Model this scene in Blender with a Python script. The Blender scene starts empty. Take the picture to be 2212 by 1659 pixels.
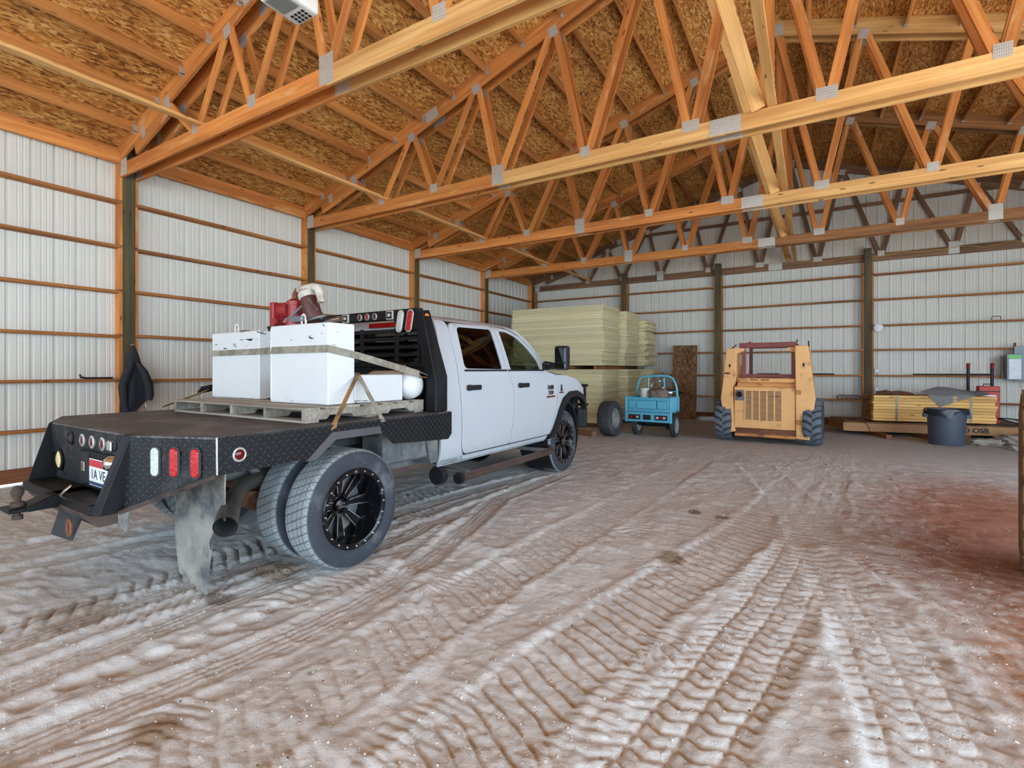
import bpy, bmesh, math, random
import numpy as np
from mathutils import Vector, Matrix

random.seed(11)
rng = np.random.default_rng(5)
scene = bpy.context.scene
COL = scene.collection
PI = math.pi

# ------------------------------------------------------------------ camera
F_PX, ALPHA, CAM_X, CAM_Z = 1095.03, 0.5630506, 8.1886, 1.41
cam_data = bpy.data.cameras.new('camera')
cam_data.sensor_fit = 'HORIZONTAL'
cam_data.sensor_width = 36.0
cam_data.lens = F_PX / 2212 * 36.0
cam_data.shift_x = (1106 - 1061.84) / 2212
cam_data.shift_y = -(829.5 - 797.66) / 2212
cam_data.clip_start = 0.05
cam = bpy.data.objects.new('camera', cam_data)
COL.objects.link(cam)
cam.location = (CAM_X, 0.0, CAM_Z)
cam.rotation_euler = (PI / 2, 0, ALPHA)
scene.camera = cam

# ------------------------------------------------------------------ world, sun, exposure
world = bpy.data.worlds.new('sky')
scene.world = world
world.use_nodes = True
bg = world.node_tree.nodes['Background']
bg.inputs[0].default_value = (0.62, 0.82, 1.0, 1)
bg.inputs[1].default_value = 5.0
sun_d = bpy.data.lights.new('sun', 'SUN')
sun_d.energy = 9.0
sun_d.color = (1.0, 0.97, 0.93)
sun_d.angle = 0.01
sun = bpy.data.objects.new('sun', sun_d)
COL.objects.link(sun)
sun.rotation_euler = (math.radians(-18), math.radians(38), 0)   # high, from the right and a little behind the building
scene.view_settings.view_transform = 'Standard'
scene.view_settings.look = 'None'
scene.view_settings.gamma = 1.0
scene.view_settings.exposure = 0.8
scene.view_settings.use_curve_mapping = False
scene.cycles.use_denoising = True
scene.cycles.use_adaptive_sampling = True
scene.cycles.adaptive_threshold = 0.02
scene.cycles.max_bounces = 10
scene.cycles.diffuse_bounces = 5
scene.cycles.glossy_bounces = 3
scene.cycles.transmission_bounces = 6
scene.cycles.transparent_max_bounces = 10
scene.cycles.sample_clamp_indirect = 6.0
scene.cycles.caustics_reflective = False
scene.cycles.caustics_refractive = False


# ------------------------------------------------------------------ mesh builder
class MB:
    def __init__(self):
        self.v = []
        self.f = []

    def add(self, vs, fs):
        o = len(self.v)
        self.v += [tuple(map(float, p)) for p in vs]
        self.f += [tuple(i + o for i in f) for f in fs]
        return self

    def box(self, x0, x1, y0, y1, z0, z1):
        vs = [(x0, y0, z0), (x1, y0, z0), (x1, y1, z0), (x0, y1, z0), (x0, y0, z1), (x1, y0, z1), (x1, y1, z1), (x0, y1, z1)]
        return self.add(vs, [(0, 3, 2, 1), (4, 5, 6, 7), (0, 1, 5, 4), (1, 2, 6, 5), (2, 3, 7, 6), (3, 0, 4, 7)])

    def prism(self, pts, axis, a, b):
        n = len(pts)
        def P(p, t):
            if axis == 'x': return (t, p[0], p[1])
            if axis == 'y': return (p[0], t, p[1])
            return (p[0], p[1], t)
        vs = [P(p, a) for p in pts] + [P(p, b) for p in pts]
        fs = [tuple(range(n - 1, -1, -1)), tuple(range(n, 2 * n))]
        fs += [(i, (i + 1) % n, n + (i + 1) % n, n + i) for i in range(n)]
        return self.add(vs, fs)

    def hull8(self, lo, hi):
        """lo, hi: four points each (same winding)"""
        return self.add(list(lo) + list(hi), [(3, 2, 1, 0), (4, 5, 6, 7), (0, 1, 5, 4), (1, 2, 6, 5), (2, 3, 7, 6), (3, 0, 4, 7)])

    def tube(self, pts, r, n=8, flat=None):
        pts = [Vector(p) for p in pts]
        vs, fs = [], []
        up = None
        for i, p in enumerate(pts):
            d = (pts[min(i + 1, len(pts) - 1)] - pts[max(i - 1, 0)]).normalized()
            if up is None:
                up = Vector((0, 0, 1)) if abs(d.z) < 0.9 else Vector((0, 1, 0))
            a = d.cross(up).normalized()
            b = a.cross(d).normalized()
            up = b
            rr = r[i] if isinstance(r, (list, tuple)) else r
            for k in range(n):
                t = 2 * PI * k / n
                vs.append(p + a * (math.cos(t) * rr) + b * (math.sin(t) * rr * (flat or 1)))
        m = len(pts)
        for i in range(m - 1):
            for k in range(n):
                fs.append((i * n + k, i * n + (k + 1) % n, (i + 1) * n + (k + 1) % n, (i + 1) * n + k))
        fs.append(tuple(range(n - 1, -1, -1)))
        fs.append(tuple((m - 1) * n + k for k in range(n)))
        return self.add(vs, fs)

    def cyl(self, p0, p1, r0, r1=None, n=16):
        return self.tube([p0, p1], [r0, r0 if r1 is None else r1], n)

    def lathe(self, prof, axis='x', o=(0, 0, 0), n=32, closed=False):
        """prof: (r, h) pairs; h along axis"""
        vs, fs = [], []
        for r, h in prof:
            for k in range(n):
                t = 2 * PI * k / n
                c, s = r * math.cos(t), r * math.sin(t)
                p = {'x': (h, c, s), 'y': (c, h, s), 'z': (c, s, h)}[axis]
                vs.append((p[0] + o[0], p[1] + o[1], p[2] + o[2]))
        m = len(prof)
        for i in range(m if closed else m - 1):
            j = (i + 1) % m
            for k in range(n):
                fs.append((i * n + k, i * n + (k + 1) % n, j * n + (k + 1) % n, j * n + k))
        if not closed:
            if prof[0][0] > 1e-4: fs.append(tuple(range(n - 1, -1, -1)))
            if prof[-1][0] > 1e-4: fs.append(tuple((m - 1) * n + k for k in range(n)))
        return self.add(vs, fs)

    def ribbon(self, pts, w, t, wdir):
        """flat strap along pts, width along wdir, thickness t"""
        pts = [Vector(p) for p in pts]
        wd = Vector(wdir).normalized()
        vs, fs = [], []
        for i, p in enumerate(pts):
            d = (pts[min(i + 1, len(pts) - 1)] - pts[max(i - 1, 0)]).normalized()
            nn = d.cross(wd).normalized()
            for a, b in ((-1, -1), (1, -1), (1, 1), (-1, 1)):
                vs.append(p + wd * (a * w / 2) + nn * (b * t / 2))
        for i in range(len(pts) - 1):
            for k in range(4):
                fs.append((i * 4 + k, i * 4 + (k + 1) % 4, i * 4 + 4 + (k + 1) % 4, i * 4 + 4 + k))
        m = len(pts) - 1
        fs += [(3, 2, 1, 0), (m * 4, m * 4 + 1, m * 4 + 2, m * 4 + 3)]
        return self.add(vs, fs)

    def mesh(self, name, mat=None, bevel=0, seg=1, smooth=None, weld=True):
        bm = bmesh.new()
        bv = [bm.verts.new(p) for p in self.v]
        for f in self.f:
            try:
                bm.faces.new([bv[i] for i in f])
            except ValueError:
                pass
        if weld:
            bmesh.ops.remove_doubles(bm, verts=bm.verts, dist=1e-5)
        bmesh.ops.recalc_face_normals(bm, faces=bm.faces)
        if bevel:
            es = [e for e in bm.edges if len(e.link_faces) == 2 and e.calc_face_angle(0) > 0.5]
            bmesh.ops.bevel(bm, geom=es, offset=bevel, segments=seg, affect='EDGES', profile=0.6, clamp_overlap=True)
        me = bpy.data.meshes.new(name)
        bm.to_mesh(me)
        bm.free()
        if mat: me.materials.append(mat)
        if smooth is not None:
            me.polygons.foreach_set('use_smooth', [True] * len(me.polygons))
            me.set_sharp_from_angle(angle=math.radians(smooth))
        return me

    def build(self, name, mat, parent=None, bevel=0, seg=1, smooth=None, loc=None, rot=None, weld=True):
        return link(name, self.mesh(name, mat, bevel, seg, smooth, weld), parent, loc, rot)


def link(name, data, parent=None, loc=None, rot=None, mw=None):
    o = bpy.data.objects.new(name, data)
    COL.objects.link(o)
    if parent is not None: o.parent = parent
    if loc is not None: o.location = loc
    if rot is not None: o.rotation_euler = rot
    if mw is not None: o.matrix_local = mw
    return o


def tag(o, label, cat, group=None, kind=None):
    o['label'] = label
    o['category'] = cat
    if group: o['group'] = group
    if kind: o['kind'] = kind
    return o


def struct(o, label=None):
    o['kind'] = 'structure'
    if label: o['label'] = label
    return o


def thing(name, label, cat, loc=(0, 0, 0), rotz=0.0, group=None):
    o = link(name, None, None, loc, (0, 0, rotz))
    o.empty_display_size = 0.2
    return tag(o, label, cat, group)


def copy_tree(o, parent=None):
    c = o.copy()
    COL.objects.link(c)
    if parent is not None: c.parent = parent
    for ch in list(o.children): copy_tree(ch, c)
    return c


_board_cache = {}
def board(name, p0, p1, w, t, mat, parent=None, wdir=(0, 0, 1), bevel=0.003):
    """a sawn board from p0 to p1 (its axis), w along wdir, t across; local X is the grain"""
    p0, p1 = Vector(p0), Vector(p1)
    d = p1 - p0
    L = d.length
    key = (round(L, 3), round(w, 4), round(t, 4), mat.name, bevel)
    me = _board_cache.get(key)
    if me is None:
        me = MB().box(-L / 2, L / 2, -t / 2, t / 2, -w / 2, w / 2).mesh(name, mat, bevel)
        _board_cache[key] = me
    x = d.normalized()
    z = Vector(wdir)
    z = (z - x * z.dot(x)).normalized()
    y = z.cross(x)
    m = Matrix(((x.x, y.x, z.x, 0), (x.y, y.y, z.y, 0), (x.z, y.z, z.z, 0), (0, 0, 0, 1)))
    m.translation = (p0 + p1) / 2
    return link(name, me, parent, mw=m)


def text_mesh(name, body, size, mat, parent, m, depth=0.002, align='CENTER', bold=0.0):
    cu = bpy.data.curves.new(name, 'FONT')
    cu.body = body
    cu.size = size
    cu.align_x = align
    cu.align_y = 'CENTER'
    cu.extrude = depth
    cu.offset = bold
    tmp = bpy.data.objects.new('tmp_text', cu)
    COL.objects.link(tmp)
    dg = bpy.context.evaluated_depsgraph_get()
    me = bpy.data.meshes.new_from_object(tmp.evaluated_get(dg))
    bpy.data.objects.remove(tmp)
    me.materials.clear()
    me.materials.append(mat)
    return link(name, me, parent, mw=m)


def frame(origin, x, y):
    """matrix with text x/y directions"""
    x, y = Vector(x).normalized(), Vector(y).normalized()
    z = x.cross(y)
    m = Matrix(((x.x, y.x, z.x, 0), (x.y, y.y, z.y, 0), (x.z, y.z, z.z, 0), (0, 0, 0, 1)))
    m.translation = Vector(origin)
    return m


# ------------------------------------------------------------------ materials
class NT:
    def __init__(self, name):
        self.m = bpy.data.materials.new(name)
        self.m.use_nodes = True
        self.t = self.m.node_tree
        self.t.nodes.clear()
        self.out = self.n('ShaderNodeOutputMaterial')
        self.b = self.n('ShaderNodeBsdfPrincipled')
        self.l(self.b.outputs[0], self.out.inputs[0])

    def n(self, typ, **kw):
        nd = self.t.nodes.new(typ)
        for k, v in kw.items(): setattr(nd, k, v)
        return nd

    def l(self, a, b): self.t.links.new(a, b)

    def set(self, sock, val):
        if isinstance(val, bpy.types.NodeSocket): self.l(val, sock)
        elif isinstance(val, (tuple, list)) and len(val) == 3 and sock.type == 'RGBA': sock.default_value = (*val, 1)
        else: sock.default_value = val

    def math(self, op, a, b=0.0, c=0.0, clamp=False):
        nd = self.n('ShaderNodeMath', operation=op, use_clamp=clamp)
        for s, v in zip(nd.inputs, (a, b, c)): self.set(s, v)
        return nd.outputs[0]

    def mix(self, f, a, b, mode='MIX'):
        nd = self.n('ShaderNodeMix', data_type='RGBA', blend_type=mode)
        self.set(nd.inputs[0], f); self.set(nd.inputs[6], a); self.set(nd.inputs[7], b)
        return nd.outputs[2]

    def coords(self, kind='Object', scale=(1, 1, 1), rot=(0, 0, 0), rand=0.0):
        tc = self.n('ShaderNodeTexCoord')
        mp = self.n('ShaderNodeMapping')
        self.l(tc.outputs[kind], mp.inputs[0])
        mp.inputs['Scale'].default_value = scale
        mp.inputs['Rotation'].default_value = rot
        if rand:
            oi = self.n('ShaderNodeObjectInfo')
            cb = self.n('ShaderNodeCombineXYZ')
            for i, k in enumerate((1.0, 0.37, 0.71)):
                self.l(self.math('MULTIPLY', oi.outputs['Random'], rand * k), cb.inputs[i])
            self.l(cb.outputs[0], mp.inputs['Location'])
        return mp.outputs[0]

    def noise(self, vec, scale, detail=4, rough=0.55, dist=0.0, col=False):
        nd = self.n('ShaderNodeTexNoise')
        if vec is not None: self.l(vec, nd.inputs['Vector'])
        nd.inputs['Scale'].default_value = scale
        nd.inputs['Detail'].default_value = detail
        nd.inputs['Roughness'].default_value = rough
        nd.inputs['Distortion'].default_value = dist
        return nd.outputs['Color' if col else 'Fac']

    def voro(self, vec, scale, feature='F1', out='Distance', rnd=1.0):
        nd = self.n('ShaderNodeTexVoronoi', feature=feature)
        if vec is not None: self.l(vec, nd.inputs['Vector'])
        nd.inputs['Scale'].default_value = scale
        nd.inputs['Randomness'].default_value = rnd
        return nd.outputs[out]

    def ramp(self, f, stops, interp='LINEAR'):
        nd = self.n('ShaderNodeValToRGB')
        nd.color_ramp.interpolation = interp
        el = nd.color_ramp.elements
        while len(el) < len(stops): el.new(0.5)
        for e, (p, c) in zip(el, stops):
            e.position = p
            e.color = (*c, 1) if len(c) == 3 else c
        self.set(nd.inputs[0], f)
        return nd.outputs[0]

    def mask(self, f, lo, hi):
        nd = self.n('ShaderNodeMapRange', interpolation_type='SMOOTHSTEP')
        self.set(nd.inputs['Value'], f)
        nd.inputs['From Min'].default_value = lo
        nd.inputs['From Max'].default_value = hi
        return nd.outputs[0]

    def bump(self, h, strength=0.3, dist=0.01):
        nd = self.n('ShaderNodeBump')
        nd.inputs['Strength'].default_value = strength
        nd.inputs['Distance'].default_value = dist
        self.set(nd.inputs['Height'], h)
        self.l(nd.outputs[0], self.b.inputs['Normal'])

    def fin(self, col, rough=0.6, metal=0.0, spec=None):
        self.set(self.b.inputs['Base Color'], col)
        self.set(self.b.inputs['Roughness'], rough)
        self.set(self.b.inputs['Metallic'], metal)
        if spec is not None: self.b.inputs['Specular IOR Level'].default_value = spec
        return self.m


def S(r, g, b):
    """sRGB 0-255 to linear"""
    f = lambda c: (c / 12.92 if c <= 0.04045 else ((c + 0.055) / 1.055) ** 2.4)
    return (f(r / 255), f(g / 255), f(b / 255))


def paint(name, col, rough=0.5, metal=0.0, var=0.12, scale=6.0, dirt=None, dirt_amt=0.35, dirt_scale=3.0, bump=0.0, bscale=60, spec=None):
    t = NT(name)
    v = t.coords('Object', rand=7.0)
    n = t.noise(v, scale, 5)
    c = t.mix(t.mask(n, 0.25, 0.75), tuple(x * (1 - var) for x in col), tuple(min(1, x * (1 + var)) for x in col))
    if dirt:
        d = t.noise(v, dirt_scale, 6, 0.65)
        c = t.mix(t.mask(d, 0.62 - dirt_amt * 0.4, 0.78 - dirt_amt * 0.2), c, dirt)
    if bump: t.bump(t.noise(v, bscale, 4), bump, 0.004)
    return t.fin(c, rough, metal, spec)


def wood(name, light, dark, knots=True, grain=30, stain=None, rough=0.72):
    t = NT(name)
    v = t.coords('Object', (0.9, grain, grain), rand=23.0)
    g = t.noise(v, 1.0, 5, 0.6, 0.6)
    v2 = t.coords('Object', (0.5, 5, 5), rand=11.0)
    b = t.noise(v2, 1.0, 3)
    oi = t.n('ShaderNodeObjectInfo')
    c = t.mix(t.mask(g, 0.3, 0.72), light, dark)
    c = t.mix(t.mask(b, 0.35, 0.75), c, tuple(x * 0.72 for x in dark))
    hs = t.n('ShaderNodeHueSaturation')
    t.l(t.math('ADD', t.math('MULTIPLY', oi.outputs['Random'], 0.32), 0.84), hs.inputs['Value'])
    t.l(c, hs.inputs['Color'])
    c = hs.outputs[0]
    if knots:
        kv = t.coords('Object', (2.2, 9, 9), rand=31.0)
        k = t.voro(kv, 1.0)
        c = t.mix(t.mask(k, 0.13, 0.05), c, tuple(x * 0.25 for x in dark))
    if stain:
        sn = t.noise(t.coords('Object', (1.2, 6, 6), rand=5.0), 1.3, 6, 0.7)
        c = t.mix(t.math('MULTIPLY', t.mask(sn, 0.56, 0.7), 0.75), c, stain)
    t.bump(g, 0.25, 0.004)
    return t.fin(c, rough)


def osb_mat(name, pal, scale=1.0, rough=0.75):
    t = NT(name)
    tc = t.n('ShaderNodeTexCoord')
    oi = t.n('ShaderNodeObjectInfo')
    mp = t.n('ShaderNodeMapping')
    t.l(tc.outputs['Object'], mp.inputs[0])
    cb = t.n('ShaderNodeCombineXYZ')
    t.l(t.math('MULTIPLY', oi.outputs['Random'], 17.0), cb.inputs[0])
    t.l(t.math('MULTIPLY', oi.outputs['Random'], 9.0), cb.inputs[1])
    t.l(cb.outputs[0], mp.inputs['Location'])
    base = mp.outputs[0]
    dn = t.noise(base, 5.0 * scale, 2, col=True)
    vm = t.n('ShaderNodeVectorMath', operation='MULTIPLY_ADD')
    t.l(dn, vm.inputs[0]); vm.inputs[1].default_value = (0.09, 0.09, 0.09); t.l(base, vm.inputs[2])
    cols = []
    for k, (rz, sx, sy) in enumerate(((0.25, 12, 50), (1.1, 14, 56), (-0.45, 16, 46))):
        m2 = t.n('ShaderNodeMapping')
        t.l(vm.outputs[0], m2.inputs[0])
        m2.inputs['Rotation'].default_value = (0, 0, rz)
        m2.inputs['Scale'].default_value = (sx * scale, sy * scale, 1)
        m2.inputs['Location'].default_value = (k * 3.1, k * 1.7, k)
        nd = t.n('ShaderNodeTexVoronoi')
        t.l(m2.outputs[0], nd.inputs['Vector'])
        nd.inputs['Scale'].default_value = 1.0
        sp = t.n('ShaderNodeSeparateColor')
        t.l(nd.outputs['Color'], sp.inputs[0])
        cols.append((sp.outputs[0], sp.outputs[1], nd.outputs['Distance']))
    sel = t.mask(cols[1][1], 0.45, 0.5)
    sel2 = t.mask(cols[2][1], 0.6, 0.64)
    f = t.n('ShaderNodeMix', data_type='FLOAT')
    t.l(sel, f.inputs[0]); t.l(cols[0][0], f.inputs[2]); t.l(cols[1][0], f.inputs[3])
    f2 = t.n('ShaderNodeMix', data_type='FLOAT')
    t.l(sel2, f2.inputs[0]); t.l(f.outputs[0], f2.inputs[2]); t.l(cols[2][0], f2.inputs[3])
    big = t.noise(base, 1.3, 3)
    fac = t.math('ADD', f2.outputs[0], t.math('MULTIPLY', t.math('SUBTRACT', big, 0.5), 1.0), clamp=True)
    c = t.ramp(fac, [(0.0, pal[0]), (0.3, pal[1]), (0.62, pal[2]), (1.0, pal[3])])
    t.bump(f2.outputs[0], 0.35, 0.003)
    return t.fin(c, rough)


def diamond(name, axes, col, pitch=0.045, rough=0.42, metal=0.75, dust=None, dust_amt=0.4):
    """raised tread-plate bars; axes picks the two object axes of the plate"""
    t = NT(name)
    tc = t.n('ShaderNodeTexCoord')
    sp = t.n('ShaderNodeSeparateXYZ')
    t.l(tc.outputs['Object'], sp.inputs[0])
    a, b = sp.outputs[axes[0]], sp.outputs[axes[1]]
    k = 1.0 / (pitch * math.sqrt(2))
    u = t.math('MULTIPLY', t.math('ADD', a, b), k)
    v = t.math('MULTIPLY', t.math('SUBTRACT', a, b), k)
    fu = t.math('ABSOLUTE', t.math('SUBTRACT', t.math('FRACT', t.math('ADD', u, 100.0)), 0.5))
    fv = t.math('ABSOLUTE', t.math('SUBTRACT', t.math('FRACT', t.math('ADD', v, 100.0)), 0.5))
    par = t.math('MODULO', t.math('ADD', t.math('FLOOR', t.math('ADD', u, 100.0)), t.math('FLOOR', t.math('ADD', v, 100.0))), 2.0)
    bar1 = t.math('MULTIPLY', t.mask(fu, 0.46, 0.36), t.mask(fv, 0.2, 0.08))
    bar2 = t.math('MULTIPLY', t.mask(fv, 0.46, 0.36), t.mask(fu, 0.2, 0.08))
    h = t.math('ADD', t.math('MULTIPLY', bar1, par), t.math('MULTIPLY', bar2, t.math('SUBTRACT', 1.0, par)))
    ov = t.coords('Object')
    n = t.noise(ov, 4.0, 5, 0.6)
    c = t.mix(t.math('MULTIPLY', h, 0.55), col, tuple(min(1, x * 3.2 + 0.05) for x in col))
    if dust:
        c = t.mix(t.math('MULTIPLY', t.mask(n, 0.7 - dust_amt * 0.5, 0.85 - dust_amt * 0.25), 0.85), c, dust)
    t.bump(h, 0.9, 0.006)
    return t.fin(c, t.math('ADD', t.math('MULTIPLY', n, 0.3), rough - 0.12), metal, 0.3)


def glass(name, tint, alpha, rough=0.02, k=0.9):
    """sheet glass: tinted see-through plus mirror reflection by angle"""
    t = NT(name)
    tr = t.n('ShaderNodeBsdfTransparent')
    tr.inputs[0].default_value = (*tint, 1)
    gl = t.n('ShaderNodeBsdfGlossy')
    gl.inputs['Roughness'].default_value = rough
    fr = t.n('ShaderNodeFresnel')
    fr.inputs[0].default_value = 1.5
    mx = t.n('ShaderNodeMixShader')
    t.l(t.math('ADD', t.math('MULTIPLY', fr.outputs[0], k), alpha, clamp=True), mx.inputs[0])
    t.l(tr.outputs[0], mx.inputs[1]); t.l(gl.outputs[0], mx.inputs[2])
    t.l(mx.outputs[0], t.out.inputs[0])
    return t.m


M = {}
M['lumber'] = wood('framing_lumber', S(222, 150, 78), S(194, 112, 48), stain=S(222, 172, 116))
M['lumber_pale'] = wood('pale_lumber', S(236, 190, 122), S(214, 152, 84))
M['lumber_brown'] = wood('brown_lumber', S(176, 122, 72), S(128, 82, 42))
M['purlin'] = wood('purlin_lumber', S(212, 150, 84), S(186, 116, 56))
M['girt'] = wood('girt_lumber', S(190, 124, 60), S(150, 88, 36))
M['endwood'] = wood('weathered_end_lumber', S(150, 112, 84), S(112, 78, 56))
M['treated'] = wood('treated_post', S(104, 92, 60), S(72, 64, 40))
M['osb'] = osb_mat('roof_osb', [S(116, 66, 24), S(178, 114, 48), S(200, 138, 64), S(228, 182, 112)])
M['osb_dark'] = osb_mat('weathered_osb', [S(74, 48, 28), S(110, 74, 44), S(136, 96, 60), S(160, 118, 80)])
M['steel_wall'] = paint('white_wall_steel', S(214, 210, 200), 0.42, 0.0, 0.03, 1.2)
M['galv'] = paint('galvanised_plate', S(188, 188, 184), 0.42, 0.35, 0.15, 20, bump=0.5, bscale=70)
M['roofmetal'] = paint('roof_metal', S(150, 150, 150), 0.5, 0.6)
# ------------------------------------------------------------------ the building shell
YB, RIDGE, WID, Y_FRONT = 15.59, 7.66, 15.32, -8.6
SL = 0.328
roof_z = lambda x: 4.483 + SL * (x if x <= RIDGE else WID - x)      # underside of the roof sheathing
POSTS_L = [-8.4, -5.85, -2.8, 0.22, 3.28, 6.32, 9.37, 12.48, 15.40]
GIRT_Z = [0.64 + 0.6155 * k for k in range(6)]

# --- floor: driven-over soil, a height field of tyre tracks
_tab = rng.random((256, 256))
def vnoise(x, y):
    xi, yi = np.floor(x).astype(int), np.floor(y).astype(int)
    fx, fy = x - xi, y - yi
    fx, fy = fx * fx * (3 - 2 * fx), fy * fy * (3 - 2 * fy)
    g = lambda a, b: _tab[a & 255, b & 255]
    return (g(xi, yi) * (1 - fx) + g(xi + 1, yi) * fx) * (1 - fy) + (g(xi, yi + 1) * (1 - fx) + g(xi + 1, yi + 1) * fx) * fy

def fbm(x, y, n=4):
    s, a = 0, 0.5
    for k in range(n):
        s = s + a * vnoise(x * 2 ** k + 13.7 * k, y * 2 ** k + 7.3 * k)
        a *= 0.5
    return s

def sst(x, a, b):
    t = np.clip((x - a) / (b - a), 0, 1)
    return t * t * (3 - 2 * t)

def curve(pts, y):
    p = sorted([(b, a) for a, b in pts])
    return np.interp(y, [q[0] for q in p], [q[1] for q in p])

def smooth_curve(pts, y):
    yy = np.linspace(-1, 16, 400)
    c = curve(pts, yy)
    k = np.ones(41) / 41
    c = np.convolve(np.pad(c, 20, 'edge'), k, 'valid')
    return np.interp(y, yy, c)

TR_BAR = [((7.05, 1.40), (7.09, 1.70), (7.19, 2.30), (7.35, 3.11), (7.65, 4.44), (7.89, 6.06), (8.23, 9.05), (8.3, 10.6)),
          ((6.30, 0.9), (6.40, 2.5), (6.48, 4.1), (6.63, 6.9), (6.9, 10.4)),
          ((4.60, 0.4), (4.66, 1.5), (4.5, 2.2))]
TR_CHEV = [((7.60, 1.0), (7.75, 1.89), (7.84, 2.38), (7.99, 3.18), (8.10, 4.17), (8.21, 5.51), (8.39, 8.34), (8.5, 10.6)),
           ((8.62, 1.6), (8.55, 3.0), (8.32, 4.4), (8.1, 6.0), (7.3, 9.0))]
TR_RIB = [((5.17, 0.2), (5.16, 1.2), (5.16, 1.8), (5.24, 2.5), (5.33, 6.4)),
          ((4.72, 0.2), (4.70, 1.75), (4.80, 2.45)),
          ((3.25, 0.2), (3.45, 1.4), (3.7, 2.4)), ((2.75, 0.2), (2.9, 1.6), (3.1, 2.5)),
          ((5.60, 0.2), (5.72, 1.0), (5.95, 2.0), (5.75, 3.2), (5.2, 5.0)), ((4.75, 3.2), (4.8, 4.8), (5.15, 6.4))]

def groove(ph, w, flank=0.35):
    """pillow between narrow creases: 0 in the crease, 1 on the pad; ph in periods"""
    f = ph - np.floor(ph)
    d = np.minimum(f, 1 - f)
    return (1 - np.exp(-(d / w) ** 2)) * (0.72 + 0.28 * sst(f, 0.0, 1.0))

_pr = np.random.default_rng(31)
PATCH = [(_pr.uniform(4.6, 9.0), _pr.uniform(0.7, 5.5), _pr.uniform(0.14, 0.34), _pr.uniform(-0.9, 0.9), _pr.uniform(0.03, 0.085), _pr.uniform(0.006, 0.013)) for _ in range(46)]

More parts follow.
